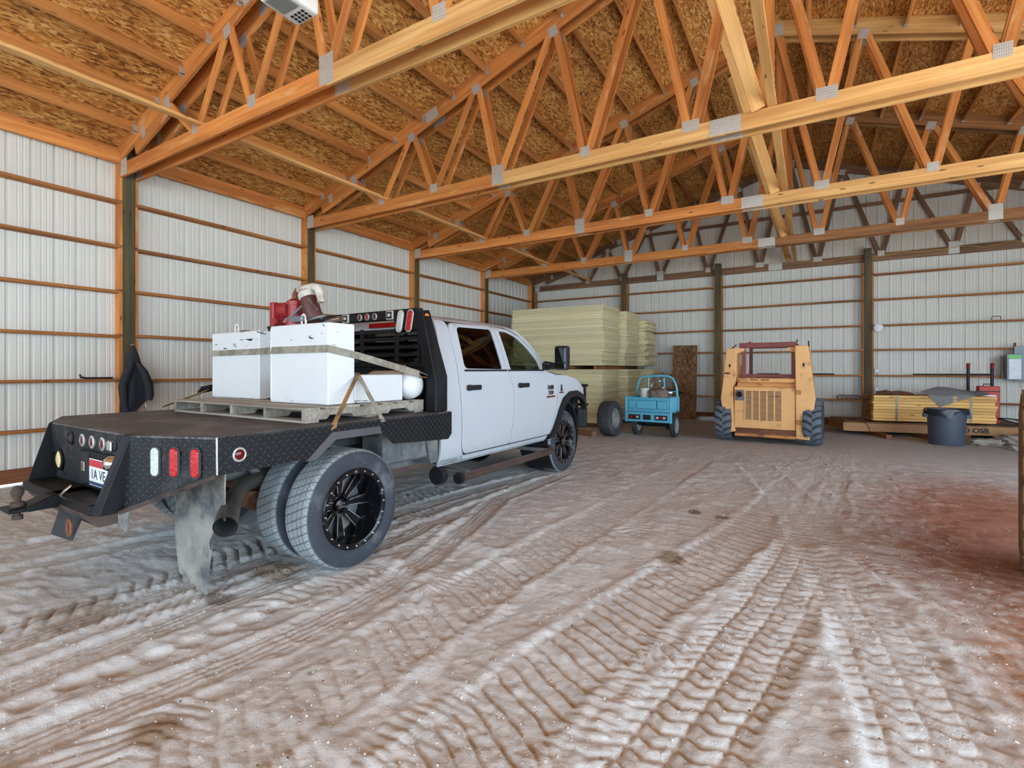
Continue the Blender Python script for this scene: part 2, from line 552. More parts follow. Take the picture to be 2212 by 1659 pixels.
def floor_h(x, y):
    wx = x + 0.09 * (fbm(x * 1.3, y * 1.3) - 0.45) + 0.02 * (fbm(x * 7, y * 7, 2) - 0.4)
    h = 0.05 * (fbm(x * 0.55, y * 0.55, 3) - 0.45) + 0.030 * (fbm(x * 2.3 + 5, y * 1.6, 4) - 0.45)
    soft = 0.25 + 1.0 * fbm(x * 1.2 + 3, y * 0.8 + 9, 3)
    wj = 0.05 * (fbm(x * 5, y * 5, 4) - 0.45)
    near = 1 - 0.65 * sst(y, 4.0, 8.0)
    lump = np.maximum(0, fbm(x * 5 + 2, y * 7 + 4, 3) - 0.42)
    h = h + 0.05 * lump
    for px, py, pr, pa, pp, am in PATCH:
        u, v = (x - px) * math.cos(pa) + (y - py) * math.sin(pa), -(x - px) * math.sin(pa) + (y - py) * math.cos(pa)
        inside = sst(pr - np.hypot(u, v * 0.7) + 0.25 * wj, 0.0, 0.08)
        h = h * (1 - 0.5 * inside) + inside * am * (groove((v + 0.4 * np.abs(u) + wj * 0.5) / pp, 0.16) - 0.8)
    for kk, pts in enumerate(TR_BAR):
        t = wx - smooth_curve(pts, y)
        w = 0.215
        inside = sst(w - np.abs(t), -0.015, 0.03)
        amp = np.clip(1.2 * soft, 0.25, 1.15) * near * (1.0, 0.5, 0.8)[kk]
        bar = groove((y + wj + 0.55 * t) / 0.105, 0.13)
        h = h * (1 - 0.55 * inside) + inside * amp * (-0.022 + 0.024 * bar) + near * 0.008 * np.exp(-((np.abs(t) - w - 0.04) / 0.04) ** 2)
    for kk, pts in enumerate(TR_CHEV):
        t = wx - smooth_curve(pts, y)
        w = 0.225
        inside = sst(w - np.abs(t), -0.015, 0.03)
        tri = np.abs(np.mod(t + 0.6, 0.15) / 0.15 - 0.5) * 2
        bar = groove((y + wj * 0.8 - 0.045 * tri) / 0.092, 0.14)
        colg = 1 - 0.55 * np.exp(-((1 - tri) / 0.12) ** 2)
        h = h * (1 - 0.5 * inside) + inside * np.clip(soft * 1.2, 0.3, 1.1) * near * (1.0, 0.6)[kk] * (-0.020 + 0.023 * bar * colg) + near * 0.007 * np.exp(-((np.abs(t) - w - 0.04) / 0.04) ** 2)
    for pts in TR_RIB:
        yr = np.array([p[1] for p in pts])
        on = sst(y, yr.min() - 0.2, yr.min()) * (1 - sst(y, yr.max() - 0.3, yr.max() + 0.2))
        t = x - smooth_curve(pts, y)
        w = 0.115
        inside = sst(w - np.abs(t), -0.01, 0.025) * on
        ribs = groove(t / 0.046 + 0.5, 0.14)
        bl = groove((y + 0.35 * t) / 0.034, 0.15)
        h = h * (1 - 0.8 * inside) + inside * (-0.018 + 0.009 * ribs * (0.55 + 0.45 * bl)) + on * 0.008 * np.exp(-((np.abs(t) - w - 0.04) / 0.03) ** 2)
    # a row of shallow lug prints beside the dual wheels
    c = smooth_curve(((5.63, 0.3), (5.69, 0.88), (5.71, 1.28), (5.77, 1.75), (5.8, 2.1)), y) - 0.27
    k = np.round(y / 0.155)
    e = ((x - c - 0.05 * (_tab[(k.astype(int)) & 255, 3] - 0.5)) / 0.05) ** 2 + ((y - k * 0.155) / 0.062) ** 2
    h = h - 0.028 * np.exp(-e ** 1.5) * (1 - sst(y, 1.9, 2.2))
    # thrown-up ridges
    for pts, hh in ((((8.27, 4.7), (8.62, 3.98), (8.95, 3.6)), 0.04), (((5.55, 2.75), (5.95, 2.62), (6.2, 2.3)), 0.03), (((5.0, 3.6), (5.9, 3.35), (6.3, 3.2)), 0.03)):
        p = np.array(pts)
        best = np.full(x.shape, 9.0)
        for i in range(len(p) - 1):
            a, b = p[i], p[i + 1]
            d = b - a
            tt = np.clip(((x - a[0]) * d[0] + (y - a[1]) * d[1]) / (d @ d), 0, 1)
            best = np.minimum(best, np.hypot(x - a[0] - tt * d[0], y - a[1] - tt * d[1]))
        h = h + hh * np.exp(-(best / 0.09) ** 2) * (0.6 + 0.8 * fbm(x * 9, y * 9, 2))
    far = sst(y, 8.5, 11.5)
    h = h * (1 - 0.8 * far)
    edge = np.minimum(np.minimum(x, WID - x), 15.6 - y)
    h = h * sst(edge, 0.0, 0.6)
    # level where wheels and loads stand
    for px, py, r in PADS:
        h = h * sst(np.hypot(x - px, y - py), r * 0.6, r * 1.6)
    clod = np.maximum(0, fbm(x * 13 + 8, y * 13, 3) - 0.46)
    h = h + (0.008 * (fbm(x * 17, y * 17, 3) - 0.42) + 0.05 * clod * fbm(x * 1.1 + 4, y * 1.1, 2) + 0.005 * (vnoise(x * 45, y * 45) - 0.5)) * (1 - far)
    return h

TRUCK_O, TRUCK_RZ = Vector((4.253, 2.485, 0)), -math.radians(1.3)
def tw(W, L, Z=0.0):
    c, s = math.cos(TRUCK_RZ), math.sin(TRUCK_RZ)
    return Vector((TRUCK_O.x + W * c - L * s, TRUCK_O.y + W * s + L * c, Z))
PADS = []
for W_ in (1.07, 0.72, -0.62, -0.97):
    PADS.append((tw(W_, 0.06).x, tw(W_, 0.06).y, 0.2))
for W_ in (0.83, -0.73):
    PADS.append((tw(W_, 3.98).x, tw(W_, 3.98).y, 0.22))
PADS += [(9.6, 4.9, 0.35), (4.98, 10.75, 0.2), (5.73, 10.78, 0.2), (6.86, 11.0, 0.4), (8.07, 11.05, 0.4), (4.7, 10.4, 0.3), (10.33, 12.6, 0.3)]

xs = np.unique(np.round(np.concatenate([np.arange(0, 2.2, 0.06), np.arange(2.2, 4.4, 0.028), np.arange(4.4, 9.4, 0.0115), np.arange(9.4, 15.33, 0.06), [WID]]), 4))
ys = [Y_FRONT]
while ys[-1] < YB:
    y_ = ys[-1]
    st = 0.3 if y_ < -1 else 0.1 if y_ < 0.3 else 0.0115 if y_ < 3.2 else 0.0115 + (y_ - 3.2) * 0.006
    ys.append(min(YB, y_ + st))
ys = np.array(ys)
X, Y = np.meshgrid(xs, ys)
Zf = floor_h(X, Y)
nv, nu = X.shape
me = bpy.data.meshes.new('floor')
me.vertices.add(nu * nv)
co = np.stack([X, Y, Zf], -1).reshape(-1).astype(np.float32)
me.vertices.foreach_set('co', co)
ii = np.arange((nv - 1) * (nu - 1))
r_, c_ = ii // (nu - 1), ii % (nu - 1)
a_ = r_ * nu + c_
quads = np.stack([a_, a_ + 1, a_ + nu + 1, a_ + nu], -1).reshape(-1)
me.loops.add(len(quads))
me.loops.foreach_set('vertex_index', quads.astype(np.int32))
me.polygons.add(len(ii))
me.polygons.foreach_set('loop_start', (ii * 4).astype(np.int32))
me.polygons.foreach_set('use_smooth', np.ones(len(ii), dtype=bool))
me.update(calc_edges=True)

def soil():
    t = NT('floor_soil')
    v = t.coords('Object')
    n1 = t.noise(v, 0.9, 5, 0.6)
    n2 = t.noise(v, 7.0, 6, 0.7)
    n3 = t.noise(v, 60.0, 3, 0.7)
    c = t.mix(t.mask(n2, 0.3, 0.7), S(193, 190, 187), S(213, 211, 209))
    c = t.mix(t.math('MULTIPLY', t.mask(n1, 0.45, 0.75), 0.4), c, S(192, 182, 176))
    c = t.mix(t.math('MULTIPLY', t.mask(n3, 0.5, 0.75), 0.3), c, S(228, 226, 223))
    # damp oil-brown spots
    sp = t.n('ShaderNodeSeparateXYZ'); t.l(v, sp.inputs[0])
    wn = t.noise(v, 9.0, 5, 0.7)
    def blob(x, y, rx, ry):
        a = t.math('DIVIDE', t.math('SUBTRACT', sp.outputs[0], x), rx)
        b = t.math('DIVIDE', t.math('SUBTRACT', sp.outputs[1], y), ry)
        d = t.math('SQRT', t.math('ADD', t.math('MULTIPLY', a, a), t.math('MULTIPLY', b, b)))
        return t.math('ADD', d, t.math('MULTIPLY', t.math('SUBTRACT', wn, 0.5), 1.3))
    for x, y, rx, ry, cc, k in ((7.30, 3.92, 0.12, 0.16, S(128, 104, 70), 0.8), (7.21, 5.29, 0.07, 0.12, S(110, 86, 60), 0.8), (7.47, 5.25, 0.09, 0.08, S(120, 92, 66), 0.7),
                                (6.03, 0.97, 0.13, 0.12, S(140, 112, 80), 0.8), (5.03, 2.2, 0.25, 0.2, S(130, 104, 76), 0.75), (5.1, 1.75, 0.12, 0.1, S(92, 76, 62), 0.7),
                                (4.6, 1.2, 0.3, 0.25, S(150, 132, 112), 0.6)):
        c = t.mix(t.math('MULTIPLY', t.mask(blob(x, y, rx, ry), 1.05, 0.5), k), c, cc)
    # warm orange-brown light cast painted into the soil on the machine side
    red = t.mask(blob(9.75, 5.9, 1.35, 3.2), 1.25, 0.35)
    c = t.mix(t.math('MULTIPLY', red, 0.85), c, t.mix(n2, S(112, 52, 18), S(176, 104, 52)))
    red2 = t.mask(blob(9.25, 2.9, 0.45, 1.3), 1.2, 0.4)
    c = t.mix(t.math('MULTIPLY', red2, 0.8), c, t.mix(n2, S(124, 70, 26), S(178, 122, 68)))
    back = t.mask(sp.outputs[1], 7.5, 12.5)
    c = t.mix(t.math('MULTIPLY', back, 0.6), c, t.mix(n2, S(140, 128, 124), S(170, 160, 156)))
    # pale pebbles and dark crumbs
    pv = t.voro(v, 26.0)
    pc = t.voro(v, 26.0, out='Color')
    sep = t.n('ShaderNodeSeparateColor'); t.l(pc, sep.inputs[0])
    peb = t.math('MULTIPLY', t.mask(pv, 0.22, 0.14), t.mask(sep.outputs[0], 0.80, 0.82))
    c = t.mix(peb, c, S(236, 230, 222))
    crumb = t.math('MULTIPLY', t.mask(pv, 0.16, 0.1), t.mask(sep.outputs[1], 0.965, 0.97))
    c = t.mix(crumb, c, S(80, 66, 54))
    hgt = t.math('ADD', t.math('ADD', t.math('MULTIPLY', t.noise(v, 90.0, 4, 0.7), 0.5), t.math('MULTIPLY', peb, 0.5)), t.math('MULTIPLY', n2, 0.5))
    t.bump(hgt, 0.8, 0.014)
    return t.fin(c, 0.95, 0.0, 0.2)
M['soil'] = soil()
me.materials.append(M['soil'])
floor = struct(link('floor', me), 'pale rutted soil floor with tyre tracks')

pb = MB()
_q = np.random.default_rng(77)
PX, PY = _q.uniform(4.6, 9.2, 4200), 0.5 + 6.0 * _q.random(4200) ** 1.6
PZ = floor_h(PX, PY)
PR = 0.0025 + 0.006 * _q.random(4200) ** 3
for i in range(4200):
    r = PR[i]
    a_, b_, c2 = r * (0.8 + 0.5 * _q.random()), r * (0.8 + 0.5 * _q.random()), r * 0.7
    x0, y0, z0 = PX[i], PY[i], PZ[i] + r * 0.15
    pb.add([(x0 + a_, y0, z0), (x0, y0 + b_, z0), (x0 - a_, y0, z0), (x0, y0 - b_, z0), (x0 + a_ * 0.2, y0, z0 + c2), (x0, y0, z0 - c2)], [(0, 1, 4), (1, 2, 4), (2, 3, 4), (3, 0, 4), (1, 0, 5), (2, 1, 5), (3, 2, 5), (0, 3, 5)])
pbo = pb.build('pebbles', paint('pale_pebble', S(198, 192, 186), 0.9, 0, 0.25, 90), None, weld=False)
tag(pbo, 'tiny pale pebbles strewn over the rutted soil', 'pebbles', kind='stuff')

M['gravel'] = paint('yard_gravel', S(206, 204, 198), 0.95, 0, 0.1, 3)
yard = MB().box(-40, 55, -60, Y_FRONT, -0.3, -0.03).box(-40, -0.4, Y_FRONT, 40, -0.3, -0.05).box(WID + 0.4, 55, Y_FRONT, 40, -0.3, -0.05)
struct(yard.build('ground', M['gravel']), 'sunlit gravel yard outside the building')

# --- wall sheets
def sheet_profile():
    """(along, out) points of one 0.914 m steel sheet seen from inside: deep ribs every 0.2286"""
    pts = []
    for k in range(4):
        b = k * 0.2286
        pts += [(b, -0.019), (b + 0.010, -0.019), (b + 0.024, 0.0)]
        for c in (0.075, 0.13):
            pts += [(b + 0.020 + c - 0.010, 0.0), (b + 0.020 + c - 0.004, -0.0035), (b + 0.020 + c + 0.004, -0.0035), (b + 0.020 + c + 0.010, 0.0)]
        pts += [(b + 0.2286 - 0.024, 0.0), (b + 0.2286 - 0.010, -0.019)]
    pts.append((0.9144, -0.019))
    return pts
PROF = sheet_profile()

wall_left = struct(link('wall_left', None), 'white ribbed steel wall behind the truck')
wall_back = struct(link('wall_back', None), 'white ribbed steel gable wall at the far end')
me_sheet = None
y_ = Y_FRONT - 0.2
k = 0
off_left = 0.104
while y_ < YB:
    if me_sheet is None:
        b = MB()
        n = len(PROF)
        b.add([(d, a, 0.10) for a, d in PROF] + [(d, a, 4.52) for a, d in PROF], [(i, i + 1, n + i + 1, n + i) for i in range(n - 1)])
        me_sheet = b.mesh('wall_panel', M['steel_wall'])
    link('wall_panel', me_sheet, wall_left, (0, y_ + off_left, 0))
    y_ += 0.9144
x_ = -0.06
while x_ < WID:
    b = MB()
    n = len(PROF)
    pr = [(a, d) for a, d in PROF if x_ + a <= WID + 0.05]
    n = len(pr)
    b.add([(x_ + a, YB - d, 0.10) for a, d in pr] + [(x_ + a, YB - d, roof_z(min(max(x_ + a, 0), WID)) + 0.02) for a, d in pr], [(i, i + 1, n + i + 1, n + i) for i in range(n - 1)])
    b.build('wall_panel', M['steel_wall'], wall_back)
    x_ += 0.9144
# right and front walls (out of the picture; the front has wide door openings that light the place, set far back to even it)
wr = MB().box(WID, WID + 0.05, 9.0, YB, 0.0, 4.55).box(WID, WID + 0.05, Y_FRONT, 9.0, 4.2, 4.55)  # made-up openings in this unseen wall let in extra fill daylight
for ya_ in (-8.6, -5.0, -1.2, 2.6, 6.3):
    wr.box(WID, WID + 0.05, ya_, ya_ + 0.3, 0, 4.2)
struct(wr.build('unseen_wall_right', M['steel_wall']), 'unseen white steel wall on the far right, with made-up openings for fill daylight')
wf = MB().prism([(0, 4.4), (WID, 4.4), (WID, roof_z(WID)), (RIDGE, roof_z(RIDGE)), (0, roof_z(0))], 'y', Y_FRONT - 0.05, Y_FRONT)
for xa, xb in ((-0.02, 0.5), (7.3, 7.9), (14.8, WID + 0.02)):
    wf.box(xa, xb, Y_FRONT - 0.05, Y_FRONT, 0, 4.3)
struct(wf.build('wall_front', M['steel_wall']), 'front gable wall with wide door openings')

# base boards
M['base'] = wood('base_board', S(150, 92, 54), S(112, 62, 34))
bb = board('baseboard_left', (0.02, Y_FRONT, 0.115), (0.02, YB, 0.115), 0.17, 0.04, M['base'])
struct(bb, 'reddish brown treated skirt board along the left wall')
bb = board('baseboard_back', (0, YB - 0.02, 0.08), (WID, YB - 0.02, 0.08), 0.2, 0.04, M['base'])
struct(bb, 'brown treated skirt board along the back wall')

# posts, girts, blocks
for i, yp in enumerate(POSTS_L):
    board('post', (0.075, yp, -0.05), (0.075, yp, roof_z(0.075) - 0.02), 0.15, 0.15, M['treated'], wall_left, (1, 0, 0), 0.006)
    if i == 0: continue
    ya, yb = POSTS_L[i - 1] + 0.075, yp - 0.075
    for z in GIRT_Z:
        dz = random.uniform(-0.012, 0.012)
        board('girt', (0.07, ya, z + dz), (0.07, yb, z + random.uniform(-0.012, 0.012)), 0.14, 0.038, M['girt'], wall_left, (1, 0, 0))
    for z0, z1 in zip([0.2] + GIRT_Z, GIRT_Z + [4.30]):
        for yy in (ya + 0.02, yb - 0.02):
            board('block', (0.07, yy, z0 + 0.02), (0.07, yy, z1 - 0.02), 0.139, 0.038, M['lumber'], wall_left, (1, 0, 0))
    board('eave_board', (0.115, ya, 4.32), (0.115, yb, 4.32), 0.15, 0.038, M['lumber'], wall_left)
    board('eave_board', (0.06, ya, 4.43), (0.06, yb, 4.43), 0.09, 0.038, M['lumber'], wall_left)

POSTS_B = [0.16, 3.32, 5.98, 9.35, 12.66]
YG = YB - 0.20
for i, xp in enumerate(POSTS_B):
    if i: board('post', (xp, YG, -0.05), (xp, YG, 4.36), 0.15, 0.15, M['treated'], wall_back, (1, 0, 0), 0.006)
    if i == 0: continue
    xa, xb = POSTS_B[i - 1] + 0.075, xp - 0.075
    for z in GIRT_Z:
        board('girt', (xa, YG + 0.005, z + random.uniform(-0.02, 0.012)), (xb, YG + 0.005, z + random.uniform(-0.02, 0.012)), 0.14, 0.038, M['girt'], wall_back, (0, 1, 0))
    for z0, z1 in zip([0.2] + GIRT_Z, GIRT_Z + [4.03]):
        for xx in (xa + 0.02, xb - 0.02):
            board('block', (xx, YG + 0.005, z0 + 0.02), (xx, YG + 0.005, z1 - 0.02), 0.139, 0.038, M['girt'], wall_back, (0, 1, 0))
for z in GIRT_Z:
    board('girt', (12.74, YG + 0.005, z), (WID, YG + 0.005, z), 0.14, 0.038, M['girt'], wall_back, (0, 1, 0))
for z in (4.86, 5.47, 6.08):
    w = (z - 4.55) / SL
    board('gable_girt', (w + 0.2, YB - 0.045, z), (WID - w - 0.2, YB - 0.045, z), 0.089, 0.038, M['endwood'], wall_back, (0, 0, 1))

# --- roof: sheathing sheets, purlins, braces
ceiling = struct(link('ceiling', None), 'orange strand board roof sheathing on purlins')
rm = MB()
rm.prism([(-0.1, roof_z(0) - 0.003), (RIDGE, roof_z(RIDGE) + 0.03), (WID + 0.1, roof_z(0) - 0.003), (WID + 0.1, roof_z(0) + 0.05), (RIDGE, roof_z(RIDGE) + 0.08), (-0.1, roof_z(0) + 0.05)], 'y', Y_FRONT - 0.1, YB + 0.1)
rm.build('roof_metal', M['roofmetal'], ceiling)
th = math.atan(SL)
sheet_me = {}
for side in (0, 1):
    row, s = 0, 0.0
    slen = RIDGE / math.cos(th)
    while s < slen - 0.05:
        h = min(1.22, slen - s)
        y_ = Y_FRONT - 0.1 - (1.22 if row % 2 else 0)
        while y_ < YB:
            y0_, y1_ = max(y_, Y_FRONT - 0.1), min(y_ + 2.44, YB)
            L = y1_ - y0_
            if L > 0.05:
                key = (round(L, 2), round(h, 2))
                if key not in sheet_me:
                    sheet_me[key] = MB().box(-L / 2 + 0.0015, L / 2 - 0.0015, -h / 2 + 0.0015, h / 2 - 0.0015, 0, 0.011).mesh('osb_sheet', M['osb'])
                sc = (s + h / 2) * math.cos(th)
                xw = sc if side == 0 else WID - sc
                sx = Vector((0, 1, 0)); sy = Vector((math.cos(th), 0, math.sin(th))) if side == 0 else Vector((-math.cos(th), 0, math.sin(th)))
                zz = sx.cross(sy)
                if zz.z < 0: sx = -sx; zz = -zz
                m = Matrix(((sx.x, sy.x, zz.x, xw), (sx.y, sy.y, zz.y, (y0_ + y1_) / 2), (sx.z, sy.z, zz.z, roof_z(xw)), (0, 0, 0, 1)))
                link('osb_sheet', sheet_me[key], ceiling, mw=m)
            y_ += 2.44
        s += 1.22
        row += 1

hang = MB().box(-0.004, 0.05, -0.022, -0.0195, -0.085, 0.03).box(-0.004, 0.05, 0.0195, 0.022, -0.085, 0.03).box(-0.004, 0.05, -0.022, 0.022, -0.0865, -0.0705).mesh('hanger', M['galv'])
TRY = [p for p in POSTS_L if -7 < p < 15]
BAYS = list(zip([Y_FRONT - 0.1] + TRY, TRY + [15.42]))
for ya, yb in BAYS:
    for side in (0, 1):
        for kx in range(12):
            x0 = 0.59 + 0.5955 * kx
            x = x0 if side == 0 else WID - x0
            nrm = Vector((-math.sin(th), 0, math.cos(th))) if side == 0 else Vector((math.sin(th), 0, math.cos(th)))
            c = Vector((x, 0, roof_z(x))) - nrm * 0.072
            pu = board('purlin', c + Vector((0, ya + 0.115, 0)), c + Vector((0, yb - 0.115, 0)), 0.14, 0.038, M['purlin'], ceiling, nrm)
            L = yb - ya - 0.23
            if ya > -1:
                link('hanger', hang, pu, (-L / 2, 0, 0))
            link('hanger', hang, pu, (L / 2, 0, 0), (0, 0, PI))
    for xr in (2.17, 7.83, 13.15):
        board('runner', (xr, ya + 0.02, 4.258), (xr, yb - 0.02, 4.258), 0.089, 0.038, M['lumber_pale'], ceiling, (1, 0, 0))
for ya, yb in BAYS[1:]:
    board('diagonal_brace', (7.03, ya + 0.14, 6.42), (7.70, yb - 0.16, 4.22), 0.14, 0.038, M['lumber_pale'], ceiling, (1, 0, 0.3))

# --- trusses
BJ = [2.08, 3.20, 4.37, 5.70, 7.00]
TJ = [2.745, 4.0, 5.244, 6.48]
tb = lambda x: 4.236 + SL * x
def plate_mat():
    t = NT('nail_plate')
    v = t.coords('Object')
    sp = t.n('ShaderNodeSeparateXYZ'); t.l(v, sp.inputs[0])
    fx = t.math('PINGPONG', t.math('MULTIPLY', sp.outputs[0], 130), 1.0)
    fz = t.math('PINGPONG', t.math('MULTIPLY', sp.outputs[2], 70), 1.0)
    sl = t.math('MULTIPLY', t.mask(fx, 0.45, 0.7), t.mask(fz, 0.25, 0.5))
    n = t.noise(v, 14, 4)
    c = t.mix(t.math('MULTIPLY', sl, 0.45), t.mix(n, S(186, 182, 174), S(222, 219, 212)), S(128, 122, 114))
    t.bump(sl, 0.5, 0.003)
    return t.fin(c, 0.42, 0.45)
M['plate'] = plate_mat()
_plates = {}
def plate(parent, x, y, z, w, h, ang=0.0):
    key = (w, h)
    if key not in _plates: _plates[key] = MB().box(-w / 2, w / 2, -0.002, 0.002, -h / 2, h / 2).mesh('connector_plate', M['plate'])
    return link('connector_plate', _plates[key], parent, (x, y, z), (0, -ang, 0))

def truss(yc, plies, mats, label):
    t = thing('roof_truss', label, 'truss', (0, yc, 4.05))
    def B(nm, p0, p1, w, th_, mat, wd=(0, 0, 1)):
        return board(nm, (p0[0], p0[1], p0[2] - 4.05), (p1[0], p1[1], p1[2] - 4.05), w, th_, mat, t, wd)
    for dy in plies:
        for (xa, xb), mt in zip(((0.06, 4.37), (4.37, 7.37), (7.37, 11.0), (11.0, 15.26)), mats):
            B('bottom_chord', (xa + 0.001, dy, 4.1425), (xb - 0.001, dy, 4.1425), 0.185, 0.038, mt)
        for sx in (0, 1):
            X_ = (lambda x: x) if sx == 0 else (lambda x: WID - x)
            for xa, xb in ((0.1, 3.16), (3.161, RIDGE)):
                B('top_chord', (X_(xa), dy, tb(xa) + 0.1235), (X_(xb), dy, tb(xb) + 0.1235), 0.232, 0.038, mats[0] if sx == 0 else mats[2], (0, 0, 1))
            B('slider', (X_(0.58), dy, tb(0.58) - 0.085), (X_(1.5), dy, tb(1.5) - 0.085), 0.16, 0.036, mats[0])
            segs = [((BJ[0], 4.20), (1.46, tb(1.46) - 0.05)), ((BJ[0], 4.20), (TJ[0], tb(TJ[0]) + 0.04)), ((BJ[1], 4.20), (TJ[0], tb(TJ[0]) + 0.04)),
                    ((BJ[1], 4.20), (TJ[1], tb(TJ[1]) + 0.04)), ((BJ[2], 4.20), (TJ[1], tb(TJ[1]) + 0.04)), ((BJ[2], 4.20), (TJ[2], tb(TJ[2]) + 0.04)),
                    ((BJ[3], 4.20), (TJ[2], tb(TJ[2]) + 0.04)), ((BJ[3], 4.20), (TJ[3], tb(TJ[3]) + 0.04)), ((BJ[4], 4.20), (TJ[3], tb(TJ[3]) + 0.04)),
                    ((BJ[4], 4.20), (RIDGE - 0.04, tb(RIDGE) + 0.04))]
            for k, (p, q) in enumerate(segs):
                o = 0.03 * (1 if q[0] > p[0] else -1)
                B('web', (X_(p[0] + o), dy, p[1]), (X_(q[0] - o), dy, q[1]), 0.089, 0.035 if k % 2 else 0.0355, mats[0] if k % 3 else M['lumber'] if mats[0] is not M['endwood'] else mats[0], (1, 0, 0))
            yp = dy - 0.021
            z0 = -4.05
            plate(t, X_(0.27), yp, 4.17 + z0, 0.17, 0.22)
            a = th if sx == 0 else -th
            plate(t, X_(0.82), yp, tb(0.82) + 0.0 + z0, 0.10, 0.15, a)
            plate(t, X_(1.43), yp, tb(1.43) + 0.0 + z0, 0.13, 0.17, a)
            plate(t, X_(3.16), yp, tb(3.16) + 0.12 + z0, 0.24, 0.17, a)
            for x in TJ: plate(t, X_(x), yp, tb(x) + 0.0 + z0, 0.13, 0.14, a)
            plate(t, X_(BJ[0]), yp, 4.235 + z0, 0.13, 0.12)
            plate(t, X_(BJ[1]), yp, 4.235 + z0, 0.13, 0.13)
            plate(t, X_(BJ[2]), yp, 4.205 + z0, 0.19, 0.28)
            plate(t, X_(BJ[3]), yp, 4.235 + z0, 0.13, 0.13)
            plate(t, X_(BJ[4]), yp, 4.235 + z0, 0.19, 0.13)
        plate(t, 7.37, dy - 0.021, 4.145 - 4.05, 0.32, 0.18)
        plate(t, 7.66, dy - 0.021, tb(RIDGE) + 0.06 - 4.05, 0.3, 0.2)
    if len(plies) > 1:
        B('king_post', (7.78, -0.02, 4.25), (7.78, -0.02, tb(RIDGE) + 0.1), 0.14, 0.038, M['lumber'], (1, 0, 0))
    return t
PL = (-0.094, 0.094)
lu, lp, lb = M['lumber'], M['lumber_pale'], M['lumber_brown']
truss(3.28, PL, (lu, lp, lp, lp), 'nearest double roof truss, crossing the top left of the picture')
truss(6.32, PL, (lu, lp, lp, lp), 'second double roof truss, pale chord running off at the right edge')
truss(9.37, PL, (lu, lu, lp, lp), 'third double roof truss from the camera, in mid-span')
truss(12.48, PL, (lu, lu, lb, lb), 'fourth double roof truss, last before the end wall')  # browner right half puts the dimmer light there into the lumber colour
truss(15.50, (0.0,), (M['endwood'],) * 4, 'dark brown single truss against the far gable wall')
# ------------------------------------------------------------------ flatbed truck (local x = right, y = forward from the rear axle, z = up)
M['truck_white'] = paint('truck_white_paint', S(189, 194, 201), 0.2, 0.0, 0.02, 1.5, dirt=S(196, 186, 174), dirt_amt=0.12, dirt_scale=2.0)
M['black_steel'] = paint('black_painted_steel', S(14, 14, 17), 0.5, 0.0, 0.15, 8, dirt=S(48, 46, 45), dirt_amt=0.1, spec=0.25, dirt_scale=7)
M['black_plastic'] = paint('black_plastic', S(30, 31, 35), 0.55, 0.0, 0.1, 8, spec=0.3)
M['chassis'] = paint('chassis_grey', S(104, 108, 112), 0.7, 0.15, 0.2, 5, dirt=S(140, 130, 118), dirt_amt=0.5, dirt_scale=5, bump=0.3, bscale=20)
M['rust'] = paint('rusty_steel', S(122, 78, 56), 0.85, 0.1, 0.25, 10, dirt=S(92, 56, 40), dirt_amt=0.4)
M['dark_rust'] = paint('dark_rusty_steel', S(78, 62, 54), 0.85, 0.0, 0.25, 10, dirt=S(40, 36, 36), dirt_amt=0.5, dirt_scale=6)
M['chrome'] = paint('chrome', S(210, 212, 216), 0.15, 1.0, 0.03)
M['mirror'] = paint('mirror_glass', S(92, 98, 104), 0.04, 1.0, 0.01)
M['milled'] = paint('milled_aluminium', S(225, 226, 230), 0.25, 0.9, 0.03)
M['wheel_black'] = paint('gloss_black_wheel', S(16, 17, 22), 0.22, 0.2, 0.1, 6, dirt=S(120, 120, 122), dirt_amt=0.12, dirt_scale=9)
M['red_lens'] = paint('red_lens', S(176, 14, 20), 0.12, 0.0, 0.25, 40, bump=0.4, bscale=90)
M['dark_red_lens'] = paint('dark_red_lens', S(92, 12, 16), 0.15, 0.0, 0.15, 40)
M['white_lens'] = paint('white_lens', S(192, 196, 190), 0.1, 0.1, 0.2, 60, bump=0.5, bscale=90)
M['amber_lens'] = paint('amber_lens', S(226, 120, 50), 0.15, 0.0, 0.15, 40)
M['cream_lens'] = paint('cream_lens', S(228, 206, 150), 0.3, 0.0, 0.1, 40)
M['rubber_plain'] = paint('black_rubber', S(46, 48, 52), 0.75, 0.0, 0.15, 8)
M['deck'] = diamond('deck_tread_plate', (0, 1), S(60, 58, 60), 0.04, 0.55, 0.0, S(118, 113, 113), 0.6)
M['skirt_plate'] = diamond('skirt_tread_plate', (1, 2), S(9, 9, 13), 0.037, 0.5, 0.0, S(70, 66, 68), 0.08)
M['rear_plate'] = diamond('rear_tread_plate', (0, 2), S(18, 19, 22), 0.034, 0.5, 0.0, S(84, 82, 82), 0.35)
M['glass_dark'] = glass('privacy_glass', (0.10, 0.085, 0.075), 0.02, k=0.6)
M['glass_clear'] = glass('green_glass', (0.66, 0.76, 0.68), 0.0, k=0.45)
M['interior'] = paint('truck_interior', S(50, 50, 52), 0.8)

